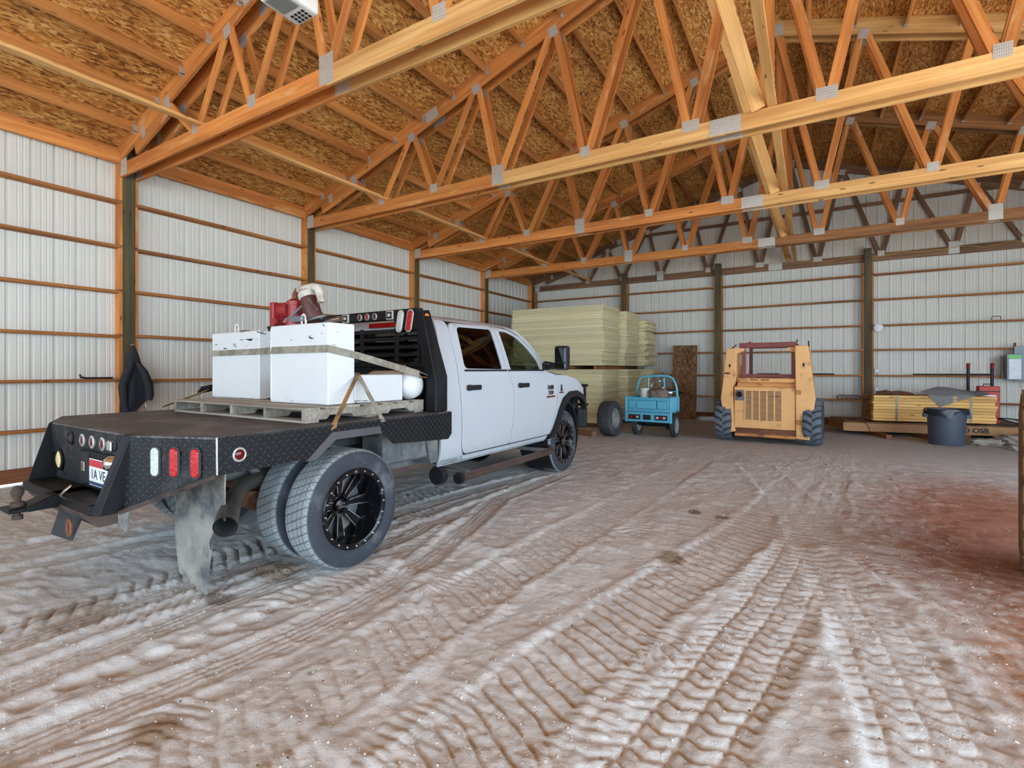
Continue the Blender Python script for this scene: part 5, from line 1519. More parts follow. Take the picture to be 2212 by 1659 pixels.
for k in range(24):
    z = g1[1] + (g0[1] - g1[1]) * k / 23
    MB().box(g0[0], g1[0], -0.011, -0.004, z - 0.0055, z + 0.0055).build('grille_slat', M['yellow'], door)
e = sp_(445, 860)
MB().box(e[0] - 0.075, e[0] + 0.085, -0.012, 0.0, e[1] - 0.12, e[1] + 0.085).build('exhaust_plate', M['chassis'], door, bevel=0.004)
MB().lathe([(0.062, 0.0), (0.062, -0.05), (0.052, -0.05), (0.052, 0.0)], 'y', (e[0], -0.01, e[1]), 20, closed=True).build('exhaust_outlet', M['rust'], door, smooth=40, weld=False)
MB().lathe([(0.0, -0.013), (0.053, -0.013)], 'y', (e[0], 0, e[1]), 20).build('exhaust_hole', M['ink'], door)
# hood shelf over the door, top panel with lettering
h0, h1 = sp_(412, 650), sp_(1020, 740)
MB().prism([(0.16, sp_(0, 660)[1]), (0.02, sp_(0, 668)[1]), (0.0, sp_(0, 712)[1]), (0.14, sp_(0, 716)[1]), (0.06, sp_(0, 768)[1]), (0.35, sp_(0, 768)[1]), (0.35, sp_(0, 660)[1])], 'x', h0[0], h1[0]).build('hood', M['yellow'], sk, bevel=0.004)
tz = sp_(0, 686)
for x0_, x1_ in ((557, 640), (672, 762)):      # two short worn words, too faded to read
    MB().box(sp_(x0_, 0)[0], sp_(x1_, 0)[0], 0.002, 0.012, tz[1] - 0.008, tz[1] + 0.010).build('faded_marking', M['rust'], sk)
# roll cage
c0, c1 = sp_(430, 240), sp_(1020, 300)
MB().box(c0[0], c1[0], 0.10, 0.18, c1[1], c0[1]).build('cage_rear_bar', M['rops_red'], sk, bevel=0.006)
MB().box(c0[0] + 0.05, c1[0] - 0.05, 1.15, 1.21, c1[1] + 0.02, c0[1]).build('cage_front_bar', M['rops_red'], sk, bevel=0.006)
for x in (sp_(478, 0)[0], sp_(1003, 0)[0]):
    MB().box(x - 0.035, x + 0.035, 0.12, 0.18, sp_(0, 660)[1], c1[1]).build('cage_post', M['rops_red'], sk, bevel=0.004)
    MB().box(x - 0.03, x + 0.03, 1.15, 1.21, 0.75, c1[1] + 0.03).build('cage_post', M['rops_red'], sk, bevel=0.004)
    MB().box(x - 0.03, x + 0.03, 0.14, 1.2, c0[1] - 0.05, c0[1] - 0.005).build('cage_side_rail', M['rops_red'], sk, bevel=0.004)
for xa, s in ((sp_(412, 0)[0], 1), (sp_(1022, 0)[0], -1)):
    z = sp_(0, 305)[1]
    MB().prism([(xa, z), (xa + s * 0.13, z), (xa + s * 0.13, z - 0.05), (xa, z - 0.10)], 'y', 0.06, 0.16).build('cage_gusset', M['yellow'], sk)
# seat back behind the hood
MB().box(-0.2, 0.2, 0.35, 0.45, sp_(0, 700)[1], sp_(0, 608)[1]).build('seat_back', M['black_plastic'], sk, bevel=0.03, seg=2)
MB().box(sp_(470, 0)[0], sp_(1000, 0)[0], 0.22, 0.30, sp_(0, 655)[1], sp_(0, 612)[1] - 0.01).build('rear_sill', M['rops_red'], sk)
# bumper sill
s0, s1 = sp_(392, 1270), sp_(1030, 1362)
MB().box(s0[0], s1[0], 0.03, 0.3, s1[1] + 0.05, s0[1]).build('rear_sill', M['rust'], sk)
MB().box(s0[0], s1[0], -0.05, 0.25, s1[1], s1[1] + 0.06).build('rear_bumper', M['yellow_dirty'], sk, bevel=0.012)
# side lights, oval holes, hinges
for p in ((338, 515), (1105, 508)):
    x, z = sp_(*p)
    MB().lathe([(0.0, 0), (0.02, 0)], 'y', (0, 0, 0), 14).build('slot_hole', M['ink'], sk, loc=(x, -0.0215, z)).scale = (0.9, 1, 1.75)
x, z = sp_(315, 630)
MB().box(x - 0.065, x + 0.065, -0.07, -0.02, z - 0.04, z + 0.02).build('tail_lamp_box', M['yellow'], sk, bevel=0.012)
MB().box(x - 0.05, x + 0.05, -0.06, -0.02, z + 0.02, z + 0.05).build('tail_lamp', M['dark_red_lens'], sk, bevel=0.01)
for y in (820, 1165):
    x, z = sp_(1065, y)
    MB().box(x - 0.05, x + 0.03, -0.05, -0.015, z - 0.04, z + 0.04).build('door_hinge', M['yellow_dirty'], sk, bevel=0.008)
for p0, p1 in (((300, 305), (325, 240)), ((1145, 290), (1130, 215)), ((480, 240), (495, 205)), ((1020, 235), (1012, 195))):
    x0, z0 = sp_(*p0); x1, z1 = sp_(*p1)
    MB().tube([(x0, 0.5, z0), (x1, 0.9, z1)], 0.012, 6).build('arm_rod', M['rust'], sk)
for s, xo in ((-1, sp_(235, 0)[0]), (1, sp_(1215, 0)[0])):
    MB().prism([(0.5, 1.75), (0.75, 1.78), (2.3, 0.95), (2.45, 0.35), (2.3, 0.30), (2.1, 0.85), (0.55, 1.45)], 'x', xo - 0.05 - s * 0.14, xo + 0.05 - s * 0.14).build('lift_arm', M['yellow'], sk, bevel=0.01)
MB().prism([(2.4, 0.05), (2.95, 0.05), (3.0, 0.09), (2.5, 0.16), (2.42, 0.62), (2.35, 0.62)], 'x', -0.88, 0.88).build('bucket', M['rust'], sk)
MB().cyl((sp_(1180, 0)[0] + 0.02, 0.2, sp_(0, 540)[1]), (sp_(1205, 0)[0], 0.2, sp_(0, 540)[1]), 0.03, n=12).build('pivot_pin', M['galv'], sk)
for s in (-1, 1):
    for y in (0.30, 1.40):
        xw = s * 0.715 + (0.02 if s > 0 else -0.03)
        ty = lug_tyre('tyre', sk, 0.415, 0.31, 0.21, 18, M['tyre_dark'], M['tyre_grey'])
        ty.location = (xw, y, 0.412)
        MB().lathe([(0.215, -0.12), (0.225, 0.13), (0.20, 0.13), (0.14, 0.05), (0.05, 0.06), (0.0, 0.06)] if s > 0 else [(0.215, 0.12), (0.225, -0.13), (0.20, -0.13), (0.14, -0.05), (0.05, -0.06), (0.0, -0.06)], 'x', n=24).build('rim', M['yellow_dirty'], ty, smooth=40)
MB().box(-0.55, 0.55, 0.1, 1.75, 0.27, 0.60).build('chain_case', M['rust'], sk, bevel=0.01)

# --- blue cargo tricycle, tailgate to the camera
M['blue'] = paint('light_blue_paint', S(104, 186, 212), 0.22, 0.05, 0.05, 3)
M['blue_dark'] = paint('panel_shade_blue', S(52, 116, 150), 0.35, 0.05, 0.05, 3)
tk = thing('cargo_tricycle', 'light blue cargo tricycle with loop frame and tailgate, beside the foam stacks', 'tricycle', (5.29, 10.72, 0), -0.045)
KT = 0.00962
def tt(x, y):
    return ((1340 + x / 8.294 - 1399) * KT, 1.41 - (770 + y / 8.294 - 797.66) * KT)
l0, t0 = tt(80, 738); r0, b1 = tt(898, 1000)
tg = MB().box(l0 + 0.03, r0 - 0.02, -0.02, 0.0, b1, t0).build('tailgate', M['blue'], tk, bevel=0.006)
for x0, x1 in ((145, 255), (300, 640), (660, 820)):
    pa, pb = tt(x0, 800), tt(x1, 940)
    MB().box(pa[0] - 0.010, pb[0] + 0.010, -0.0235, -0.018, pb[1] - 0.010, pa[1] + 0.010).build('panel_shade_line', M['blue_dark'], tg)  # darker blue border paints recess shade around the pressed panel
    MB().box(pa[0], pb[0], -0.034, -0.018, pb[1], pa[1]).build('pressed_panel', M['blue'], tg, bevel=0.012, seg=2)
for y in (770, 975):
    z = tt(0, y)[1]
    MB().box(l0 + 0.05, r0 - 0.05, -0.036, -0.015, z - 0.014, z + 0.014).build('stiffener', M['blue'], tg, bevel=0.008)
for x in (l0 + 0.012, r0 - 0.005):
    MB().box(x - 0.02, x + 0.02, -0.03, 0.04, tt(0, 1190)[1], t0 + 0.01).build('corner_post', M['blue'], tk, bevel=0.006)
z1, z2 = tt(0, 1012)[1], tt(0, 1180)[1]
lpn = MB().box(l0, r0, -0.03, 0.03, z2, z1).build('lamp_panel', M['blue'], tk, bevel=0.006)
for x0, x1, mt in ((140, 362, 'ink'), (412, 550, 'ink'), (618, 845, 'ink')):
    pa, pb = tt(x0, 1050), tt(x1, 1140)
    fr_ = MB().box(pa[0], pb[0], -0.040, -0.028, pb[1], pa[1]).build('lamp_recess', M['ink'], lpn, bevel=0.004)
    if x0 != 412:
        w_ = pb[0] - pa[0]
        for k, mm in enumerate(('red_lens', 'dark_red_lens', 'white_lens') if x0 < 400 else ('white_lens', 'red_lens', 'white_lens')):
            MB().box(pa[0] + w_ * (0.12 + 0.27 * k), pa[0] + w_ * (0.32 + 0.27 * k), -0.046, -0.038, pb[1] + 0.03, pa[1] - 0.03).build('tail_lamp', M[mm], fr_, bevel=0.003)
# box sides, floor, loop
zt = t0
for x in (l0 + 0.01, r0 - 0.01):
    MB().box(x - 0.012, x + 0.012, 0.03, 0.66, b1, zt).build('side_board', M['blue'], tk, bevel=0.004)
    for y in (0.15, 0.35, 0.55):
        MB().box(x - 0.022, x + 0.022, y - 0.02, y + 0.02, b1, zt + 0.01).build('side_rib', M['blue'], tk, bevel=0.004)
MB().box(l0, r0, 0.65, 0.68, b1, zt).build('front_board', M['blue'], tk, bevel=0.004)
MB().box(l0, r0, 0.0, 0.68, b1 - 0.02, b1).build('load_floor', M['blue_dark'], tk)
hp = [(-0.452, 0.60), (-0.445, 0.946), (-0.42, 1.097), (-0.369, 1.216), (-0.269, 1.254), (-0.01, 1.262), (0.242, 1.262), (0.336, 1.211), (0.389, 1.11), (0.424, 0.979), (0.43, 0.60)]
MB().tube([(x, 0.64, z) for x, z in hp], 0.026, 10).build('loop_frame', M['blue'], tk, smooth=50)
for q in (-0.19, 0.155):
    MB().tube([(q, 0.64, 1.255), (q, 0.64, zt)], 0.015, 8).build('loop_upright', M['blue'], tk, smooth=50)
MB().tube([(hp[1][0], 0.64, 0.93), (hp[-2][0], 0.64, 0.93)], 0.015, 8).build('loop_bar', M['blue'], tk, smooth=50)
# driver end
MB().tube([(-0.44, 1.32, 0.86), (-0.15, 1.42, 0.92), (0.15, 1.42, 0.92), (0.40, 1.32, 0.86)], 0.016, 8).build('handlebar', M['black_steel'], tk, smooth=50)
MB().lathe([(0.0, 0.03), (0.10, 0.02), (0.12, -0.05), (0.05, -0.10), (0, -0.10)], 'y', (0.0, 1.50, 0.86), 16).build('headlamp', M['chrome'], tk, smooth=50)
MB().box(-0.17, 0.17, 0.74, 1.05, 0.60, 0.72).build('saddle', M['black_plastic'], tk, bevel=0.04, seg=2)
MB().tube([(0.0, 1.40, 0.92), (0.0, 1.58, 0.28)], 0.03, 8).build('front_fork', M['black_steel'], tk)
MB().box(-0.07, 0.07, 0.6, 1.45, 0.28, 0.40).build('spine', M['blue_dark'], tk, bevel=0.02)
for x, y, nm in ((tt(225, 0)[0], 0.25, 'a'), (tt(905, 0)[0], 0.25, 'b'), (0.0, 1.60, 'c')):
    ty = MB().lathe(tyre_profile(0.235, 0.115, 0.15, 2), 'x', n=36, closed=True).build('tyre', M['tyre_dark'], tk, smooth=40, loc=(x, y, 0.234), weld=False)
    MB().lathe([(0.0, 0.02), (0.05, 0.03), (0.13, 0.03), (0.155, 0.045), (0.155, -0.045), (0.13, -0.03), (0.0, -0.02)], 'x', n=24).build('rim', M['galv'], ty, smooth=40)
for x in (tt(185, 0)[0], tt(885, 0)[0]):
    MB().box(x - 0.05, x + 0.05, 0.06, 0.34, tt(0, 1290)[1], z2).build('wheel_guard', M['blue_dark'], tk, bevel=0.02)
MB().cyl((tt(225, 0)[0], 0.25, 0.234), (tt(905, 0)[0], 0.25, 0.234), 0.03, n=10).build('rear_axle', M['black_steel'], tk)
MB().box(-0.16, 0.12, 0.2, 0.5, 0.20, 0.36).build('drive_motor', M['black_steel'], tk, bevel=0.03)
MB().box(l0 + 0.1, r0 - 0.1, 0.1, 0.7, z2 - 0.06, z2).build('chassis_frame', M['black_steel'], tk)

ZL = b1
TKX = lambda x, y: (5.29 + x * math.cos(-0.045) - y * math.sin(-0.045), 10.72 + x * math.sin(-0.045) + y * math.cos(-0.045))
bk = thing('plastic_bucket', 'white plastic pail standing in the blue tricycle load box', 'bucket', (*TKX(-0.165, 0.30), ZL))
M['pail'] = paint('white_pail', S(216, 216, 214), 0.45, 0, 0.04)
hb = 1.0 - ZL
MB().lathe([(0.0, 0.005), (0.075, 0.005), (0.082, 0.0), (0.093, hb - 0.03), (0.10, hb - 0.03), (0.10, hb), (0.092, hb), (0.078, 0.012), (0.0, 0.012)], 'z', n=28).build('pail_body', M['pail'], bk, smooth=40)
MB().tube([(0.10 * math.cos(t), 0.10 * math.sin(t) * 0.2 - 0.10, hb - 0.04 - 0.09 * math.sin(t)) for t in np.linspace(0, PI, 12)], 0.004, 6).build('pail_handle', M['galv'], bk)
cr = thing('feed_sack', 'grey brown lumpy sack lying beside the pail in the tricycle', 'sack', (*TKX(0.14, 0.33), ZL))
def lump(name, sx, sy, sz, mat, par, seed, amp=0.12, squ=0.55, loc=(0, 0, 0)):
    bm = bmesh.new()
    bmesh.ops.create_cube(bm, size=2)
    bmesh.ops.subdivide_edges(bm, edges=bm.edges[:], cuts=9, use_grid_fill=True)
    r = np.random.default_rng(seed)
    ph = r.random((4, 3)) * 6
    for v in bm.verts:
        c = Vector(v.co)
        s = c.normalized()
        c = c * (1 - squ) + s * squ * 1.25
        d = sum(math.sin(3 * c.x * (k + 1) * 0.7 + ph[k, 0]) * math.sin(3 * c.y * (k + 1) * 0.7 + ph[k, 1]) * math.sin(2.6 * c.z * (k + 1) * 0.7 + ph[k, 2]) for k in range(4))
        c *= 1 + amp * d
        v.co = (c.x * sx + loc[0], c.y * sy + loc[1], max(-sz, c.z * sz) + sz + loc[2])
    me = bpy.data.meshes.new(name)
    bm.to_mesh(me); bm.free()
    me.materials.append(mat)
    me.polygons.foreach_set('use_smooth', [True] * len(me.polygons))
    return link(name, me, par)
M['sack'] = paint('grey_sack', S(124, 112, 104), 0.9, 0, 0.15, 12, dirt=S(150, 110, 84), dirt_amt=0.3, dirt_scale=10, bump=0.5, bscale=80)
lump('sack_body', 0.165, 0.20, (0.985 - ZL) / 2, M['sack'], cr, 4, 0.05, 0.35)
# clear film bundle hung at the loop
M['film'] = glass('clear_film', (0.75, 0.75, 0.78), 0.25, 0.15)
fm = thing('plastic_film', 'crumpled clear plastic film hanging inside the tricycle loop frame', 'film', (*TKX(-0.015, 0.70), zt))
bm = bmesh.new()
bmesh.ops.create_grid(bm, x_segments=14, y_segments=12, size=1)
for v in bm.verts:
    x, y = v.co.x, v.co.y
    v.co = (x * 0.15, 0.03 * math.sin(7 * x + 3 * y) + 0.02 * math.sin(11 * y - 4 * x), (y + 1) * 0.5 * (1.23 - zt))
me = bpy.data.meshes.new('film_sheet'); bm.to_mesh(me); bm.free(); me.materials.append(M['film'])
link('film_sheet', me, fm)

# --- loose tyre
lt = thing('loose_wheel', 'worn black tyre on a grey rim standing upright between foam stack and trike', 'wheel', (4.58, 10.42, 0), -0.08)
ty = MB().lathe(tyre_profile(0.372, 0.30, 0.20, 0), 'x', n=40, closed=True).build('tyre', paint('worn_black_rubber', S(52, 55, 60), 0.85, 0, 0.15, 7, dirt=S(84, 84, 84), dirt_amt=0.3, bump=0.4, bscale=18), lt, smooth=50, loc=(0, 0, 0.37), rot=(0, -0.06, 0), weld=False)
MB().lathe([(0.205, -0.11), (0.215, 0.125), (0.19, 0.125), (0.17, 0.04), (0.08, 0.03), (0.07, 0.06), (0.0, 0.06)], 'x', n=28).build('rim', paint('dull_rim', S(150, 146, 140), 0.6, 0.3, 0.15, 8), ty, smooth=40)

# --- weathered strand board leaning on the back wall
o = MB().box(0, 2.10, -0.335, 0.335, -0.006, 0.006).build('osb_board', M['osb_dark'], None, loc=(5.12, 15.06, 0.0))
o.matrix_local = Matrix.Translation((5.12, 15.06, 0.005)) @ Matrix.Rotation(-0.10, 4, 'X') @ Matrix(((0, 1, 0, 0), (0, 0, 1, 0), (1, 0, 0, 0), (0, 0, 0, 1)))
tag(o, 'tall narrow weathered strand board leaning against the back wall by the trike', 'board')
# --- plastic sheet on the floor behind the loader
pl = lump('plastic_sheet', 0.42, 0.14, 0.05, paint('white_plastic', S(214, 218, 224), 0.4, 0, 0.08, 8, dirt=S(160, 160, 164), dirt_amt=0.3), None, 9, 0.2, 0.6, (0, 0, 0))
pl.location = (6.0, 15.0, 0)
tag(pl, 'crumpled white plastic sheet on the floor at the back wall post', 'plastic sheet')
# ------------------------------------------------------------------ lumber corner, wall fittings, jacket, opener, big tyre
RL = math.radians(11.5)
M['pine'] = wood('fresh_pine', S(236, 194, 122), S(222, 168, 92), knots=True)
M['pine_end'] = wood('dirty_pine', S(176, 122, 72), S(126, 78, 42), knots=False)
M['osb_edge'] = paint('osb_edge', S(176, 132, 92), 0.85, 0, 0.14, 9, bump=0.3)
M['felt'] = paint('grey_felt', S(124, 122, 122), 0.95, 0, 0.1, 14, bump=0.4, bscale=120)
M['band'] = paint('steel_band', S(128, 118, 104), 0.5, 0.5)

ob = thing('osb_bundle', 'low strapped stack of strand board sheets stencilled OSB, lying on bearers', 'board stack', (8.77, 13.28, 0.09), RL)
n_s = 12
for k in range(n_s):
    dx = random.uniform(-0.01, 0.01)
    MB().box(dx, 3.30 + dx, random.uniform(-0.006, 0.006), 1.22, k * 0.0148, k * 0.0148 + 0.0135).build('osb_sheet', M['osb_edge'], ob)
MB().box(0.03, 3.33, -0.02, 1.20, n_s * 0.0148 + 0.012, n_s * 0.0148 + 0.026).build('top_sheet', M['osb_dark'], ob)
text_mesh('stencil_lettering', 'D OSB', 0.14, M['ink'], ob, frame((2.24, -0.010, 0.09), (1, 0, 0), (0, 0, 1)), 0.002, bold=0.003)
MB().tube([(0.47, -0.012, 0.0), (0.45, -0.014, 0.1), (0.38, -0.022, 0.205), (0.25, 0.25, 0.207), (0.2, 0.6, 0.207)], 0.006, 6).build('band', M['ink'], ob)
c_, s_ = math.cos(RL), math.sin(RL)
LW = lambda x, y: (8.77 + x * c_ - y * s_, 13.28 + x * s_ + y * c_)
for k, x in enumerate((0.52, 1.30, 2.1, 2.9)):
    y0 = -0.55 if k in (0, 1) else -0.05
    a, b2 = LW(x + (0.12 if k < 2 else 0), y0), LW(x, 1.2)
    o = board('bearer', (*a, 0.045), (*b2, 0.045), 0.085, 0.09, M['base'])
    tag(o, ('left timber bearer poking out from under the OSB stack', 'timber bearer poking out beside the grey bin', 'timber bearer hidden behind the grey bin', 'rightmost timber bearer under the OSB stack')[k], 'timber')

lb2 = thing('lumber_bundle', 'banded bundle of yellow pine boards on top of the OSB stack', 'lumber', (*LW(0.53, -0.02), 0.325), RL)
NR, NC = 9, 5
bh, bw_ = 0.060, 0.137
LEN = 2.02
for r in range(NR):
    for c in range(NC):
        y = 0.07 + c * (bw_ + 0.003)
        dx = random.uniform(-0.02, 0.01)
        board('pine_board', (dx, y, 0.03 + r * bh), (LEN + dx + random.uniform(-0.02, 0.02), y, 0.03 + r * bh), bh - 0.003, bw_, M['pine'] if c == 0 else M['pine_end'], lb2, (0, 0, 1), 0.006)
HB = NR * bh
for fx in (0.40, 1.62):
    MB().ribbon([(fx, 0.7, HB + 0.004), (fx + 0.005, 0.0, HB + 0.004), (fx + 0.008, -0.003, HB - 0.02), (fx + 0.0, -0.004, 0.0)], 0.038, 0.003, (1, 0, 0)).build('band', M['band'], lb2)
# felt mat draped over the bundle
fe = thing('felt_mat', 'grey felt mat draped over the lumber bundle, a corner hanging down its front', 'mat', (*LW(0.53, -0.02), 0.325 + HB), RL)
b = MB()
NX, NY = 26, 22
pts = {}
for i in range(NX + 1):
    for j in range(NY + 1):
        u, v = i / NX, j / NY
        # diamond-ish quad on the top, overhanging the front edge (y = 0)
        A, B_, C_, D_ = Vector((0.84, 0.10, 0)), Vector((1.12, -0.24, 0)), Vector((1.98, 0.12, 0)), Vector((1.70, 0.66, 0))
        p = A * (1 - u) * (1 - v) + B_ * u * (1 - v) * 1.0 + C_ * u * v + D_ * (1 - u) * v
        z = 0.012 + 0.018 * math.sin(9 * p.x + 4 * p.y) * math.sin(5 * p.y + 1) + 0.17 * math.sin(min(1.0, max(0, p.y) / 0.35) * PI / 2) * (0.75 + 0.25 * math.sin(5 * p.x + 2))
        y = p.y
        if y < 0:
            z = 0.012 + y * 1.0
            y = -0.008 - 0.01 * math.sin(8 * p.x)
        pts[i, j] = len(b.v)
        b.v.append((p.x, y, z))
for i in range(NX):
    for j in range(NY): b.f.append((pts[i, j], pts[i + 1, j], pts[i + 1, j + 1], pts[i, j + 1]))
b.build('mat_sheet', M['felt'], fe, smooth=60)
# offcuts and bark on the bundle
M['bark'] = paint('brown_bark', S(98, 62, 44), 0.9, 0, 0.2, 12, bump=0.5, bscale=40)
for k, (x0, y0, x1, y1, zz, r) in enumerate(((0.12, 0.2, 0.62, 0.12, 0.03, 0.022), (0.3, 0.3, 0.78, 0.25, 0.035, 0.028), (0.18, 0.42, 0.5, 0.35, 0.05, 0.03))):
    a, b3 = LW(0.53 + x0, y0), LW(0.53 + x1, y1)
    o = MB().tube([(*a, 0), ((a[0] + b3[0]) / 2, (a[1] + b3[1]) / 2, 0.03), (*b3, 0.0)], [r, r * 1.2, r * 0.6], 7).build('bark_strip', M['bark'], None, smooth=60, loc=(0, 0, 0.325 + HB + r))
    tag(o, ('thin brown bark strip nearest the front of the lumber bundle', 'brown bark strip in the middle on top of the lumber bundle', 'thick brown bark strip at the rear on top of the lumber bundle')[k], 'bark')
a = LW(1.35, 0.35)
o = board('white_trim_strip', (*LW(1.0, 0.45), 0.325 + HB + 0.035), (*LW(1.75, 0.5), 0.325 + HB + 0.035), 0.03, 0.06, paint('white_trim', S(214, 214, 210), 0.6))
tag(o, 'white trim strip poking out from under the felt mat', 'trim')

# --- grey bin with black liner
bn = thing('trash_can', 'round slate grey plastic trash can with dark liner over the rim', 'trash can', (10.33, 12.60, 0))
M['bin'] = paint('slate_plastic', S(66, 74, 88), 0.5, 0, 0.06, 5)
M['liner'] = paint('dark_liner', S(40, 44, 52), 0.3, 0, 0.1, 10)
MB().lathe([(0.0, 0.0), (0.248, 0.0), (0.256, 0.02), (0.285, 0.60), (0.305, 0.60), (0.31, 0.66), (0.295, 0.665), (0.283, 0.60), (0.24, 0.03), (0.0, 0.03)], 'z', n=40).build('can_body', M['bin'], bn, smooth=35)
for s in (-1, 1):
    MB().box(s * 0.30 - 0.045, s * 0.30 + 0.045, -0.07, 0.07, 0.50, 0.58).build('can_handle', M['bin'], bn, bevel=0.02, seg=2)
bm_ = MB()
n = 48
for k in range(n):
    t = 2 * PI * k / n
    drop = 0.10 + 0.05 * math.sin(3 * t + 1) + 0.03 * math.sin(7 * t)
    for r, z in ((0.27, 0.60), (0.318, 0.672), (0.325 + 0.012 * math.sin(9 * t), 0.64), (0.318 + 0.015 * math.sin(11 * t), 0.665 - drop)):
        bm_.v.append((r * math.cos(t), r * math.sin(t), z))
for k in range(n):
    for j in range(3): bm_.f.append((k * 4 + j, ((k + 1) % n) * 4 + j, ((k + 1) % n) * 4 + j + 1, k * 4 + j + 1))
bm_.build('liner', M['liner'], bn, smooth=60)

# --- hand truck and red box behind the lumber
ht = thing('hand_truck', 'dark steel hand truck with red handle tips standing behind the lumber', 'hand truck', (11.25, 14.82, 0.296), 0.0)
M['navy'] = paint('dark_blue_steel', S(48, 46, 58), 0.5, 0.3)
for x in (-0.19, 0.19):
    MB().tube([(x, 0, 0.06), (x, 0.0, 1.12), (x, -0.02, 1.20)], 0.028, 10).build('upright', M['navy'], ht, smooth=40)
    MB().tube([(x, 0.0, 1.14), (x, -0.03, 1.24)], 0.032, 10).build('grip', M['pump_red'], ht, smooth=40)
    MB().lathe([(0.05, -0.03), (0.11, -0.035), (0.12, 0), (0.11, 0.035), (0.05, 0.03)], 'x', (x, 0.10, 0.12), 20).build('wheel', M['rubber_plain'], ht, smooth=40)
for z in (0.25, 0.6, 1.0):
    MB().tube([(-0.19, 0, z), (0.19, 0, z)], 0.02, 8).build('crossbar', M['navy'], ht)
MB().box(-0.2, 0.2, -0.22, 0.0, 0.02, 0.035).build('toe_plate', M['navy'], ht)
rb = thing('red_tool_box', 'red metal box wedged behind the lumber beside the hand truck', 'box', (11.30, 14.47, 0.30))
MB().box(-0.16, 0.16, -0.12, 0.12, 0.0, 0.76).build('box_body', paint('bright_red', S(196, 62, 50), 0.5), rb, bevel=0.012)
MB().box(-0.162, 0.162, -0.122, 0.122, 0.64, 0.66).build('lid_seam', M['ink'], rb)
MB().tube([(-0.07, 0, 0.76), (-0.07, 0, 0.80), (0.07, 0, 0.80), (0.07, 0, 0.76)], 0.01, 6).build('carry_handle', M['ink'], rb)
MB().box(-0.10, 0.10, -0.124, -0.118, 0.45, 0.58).build('paper_label', M['plate_white'], rb)
# black cable coil
pts = []
for k in range(80):
    t = k / 79 * 2 * PI * 3
    pts.append((0.17 * math.cos(t) * (1 + 0.25 * math.sin(t * 0.6)), 0.10 * math.sin(t), 0.03 + 0.10 * abs(math.sin(t * 0.5 + 0.4))))
pts += [(0.0, -0.2, 0.02), (-0.2, -0.22, 0.015), (-0.35, -0.2, 0.015)]
o = MB().tube(pts, 0.013, 7).build('power_cable', M['ink'], None, smooth=60, loc=(*LW(2.86, 0.12), 0.295))
tag(o, 'tangled black power cable on the right end of the OSB stack', 'cable')
# rubble heap
for k, (x, y, s) in enumerate(((10.92, 12.85, 0.13), (11.5, 13.05, 0.22), (11.28, 12.35, 0.10))):
    o = lump('rubble_clod', s * 1.5, s, s * 0.45, paint('grey_clod_%d' % k, S(156, 146, 138), 0.95, 0, 0.15, 10, bump=0.6, bscale=25), None, 20 + k, 0.18, 0.7)
    o.location = (x, y, -0.01)
    tag(o, ('small grey soil clod nearest the bin', 'big grey soil clod at the right end of the OSB stack', 'smallest grey soil clod in front of the others')[k], 'soil clod')

# --- electrical panel
ep = thing('breaker_panel', 'grey electrical breaker panel with green label on the back wall', 'panel', (11.75, 15.19, 1.18))
M['panel_grey'] = paint('panel_grey', S(122, 134, 142), 0.45, 0.2, 0.04)
MB().box(0.0, 0.46, -0.02, 0.10, 0.0, 0.56).build('panel_box', M['panel_grey'], ep, bevel=0.006)
MB().box(0.12, 0.60, 0.02, 0.10, -0.03, 0.72).build('backing_box', M['panel_grey'], ep, bevel=0.006)
MB().box(0.03, 0.22, -0.03, -0.018, 0.02, 0.45).build('panel_card', M['plate_white'], ep)
MB().box(0.03, 0.22, -0.031, -0.018, 0.46, 0.54).build('green_label', paint('green_label', S(128, 222, 138), 0.6), ep)
for k in range(6):
    for x in (0.30, 0.40):
        MB().box(x, x + 0.07, -0.035, -0.018, 0.10 + 0.06 * k, 0.145 + 0.06 * k).build('breaker', M['ink'], ep)
MB().tube([(0.14, 0.06, 0.56), (0.14, 0.06, 0.80)], 0.022, 8).build('conduit', M['rust'], ep)
MB().tube([(-0.05, 0.10, 0.05), (-0.05, 0.10, 0.52)], 0.022, 8).build('conduit', M['chassis'], ep)
# --- round lamp on the post, outlet boxes, girt odds and ends
rl = thing('wall_lamp', 'round white disc lamp on the post left of the breaker panel', 'lamp', (9.545, 15.22, 2.405))
MB().lathe([(0.0, -0.035), (0.07, -0.03), (0.095, -0.01), (0.095, 0.0), (0.0, 0.0)], 'y', n=28).build('lamp_disc', paint('white_disc', S(230, 232, 236), 0.4), rl, smooth=50)
MB().tube([(-0.04, 0.0, 0.0), (-0.14, 0.13, 0.0)], 0.015, 8).build('lamp_bracket', M['galv'], rl)
for k, (z, lab) in enumerate(((1.375, 'upper white outlet box on the wall beside the tall post'), (0.93, 'lower white outlet box just above the lumber bundle'))):
    ou = thing('outlet_box', lab, 'outlet', (9.52, 15.36, z))
    MB().box(-0.045, 0.06, -0.03, 0.05, -0.05, 0.05).build('outlet_body', M['pail'], ou, bevel=0.008)
    MB().box(-0.03, 0.045, -0.035, -0.028, -0.035, 0.035).build('outlet_face', M['plate_white'], ou, bevel=0.003)
wb = thing('wire_bracket', 'small bent wire bracket on a girt high on the right of the back wall', 'bracket', (11.62, 15.36, GIRT_Z[3] + 0.02))
MB().tube([(-0.07, 0, 0), (-0.06, 0, 0.07), (0.07, 0, 0.07), (0.08, 0, 0)], 0.008, 6).build('bracket_wire', M['ink'], wb)
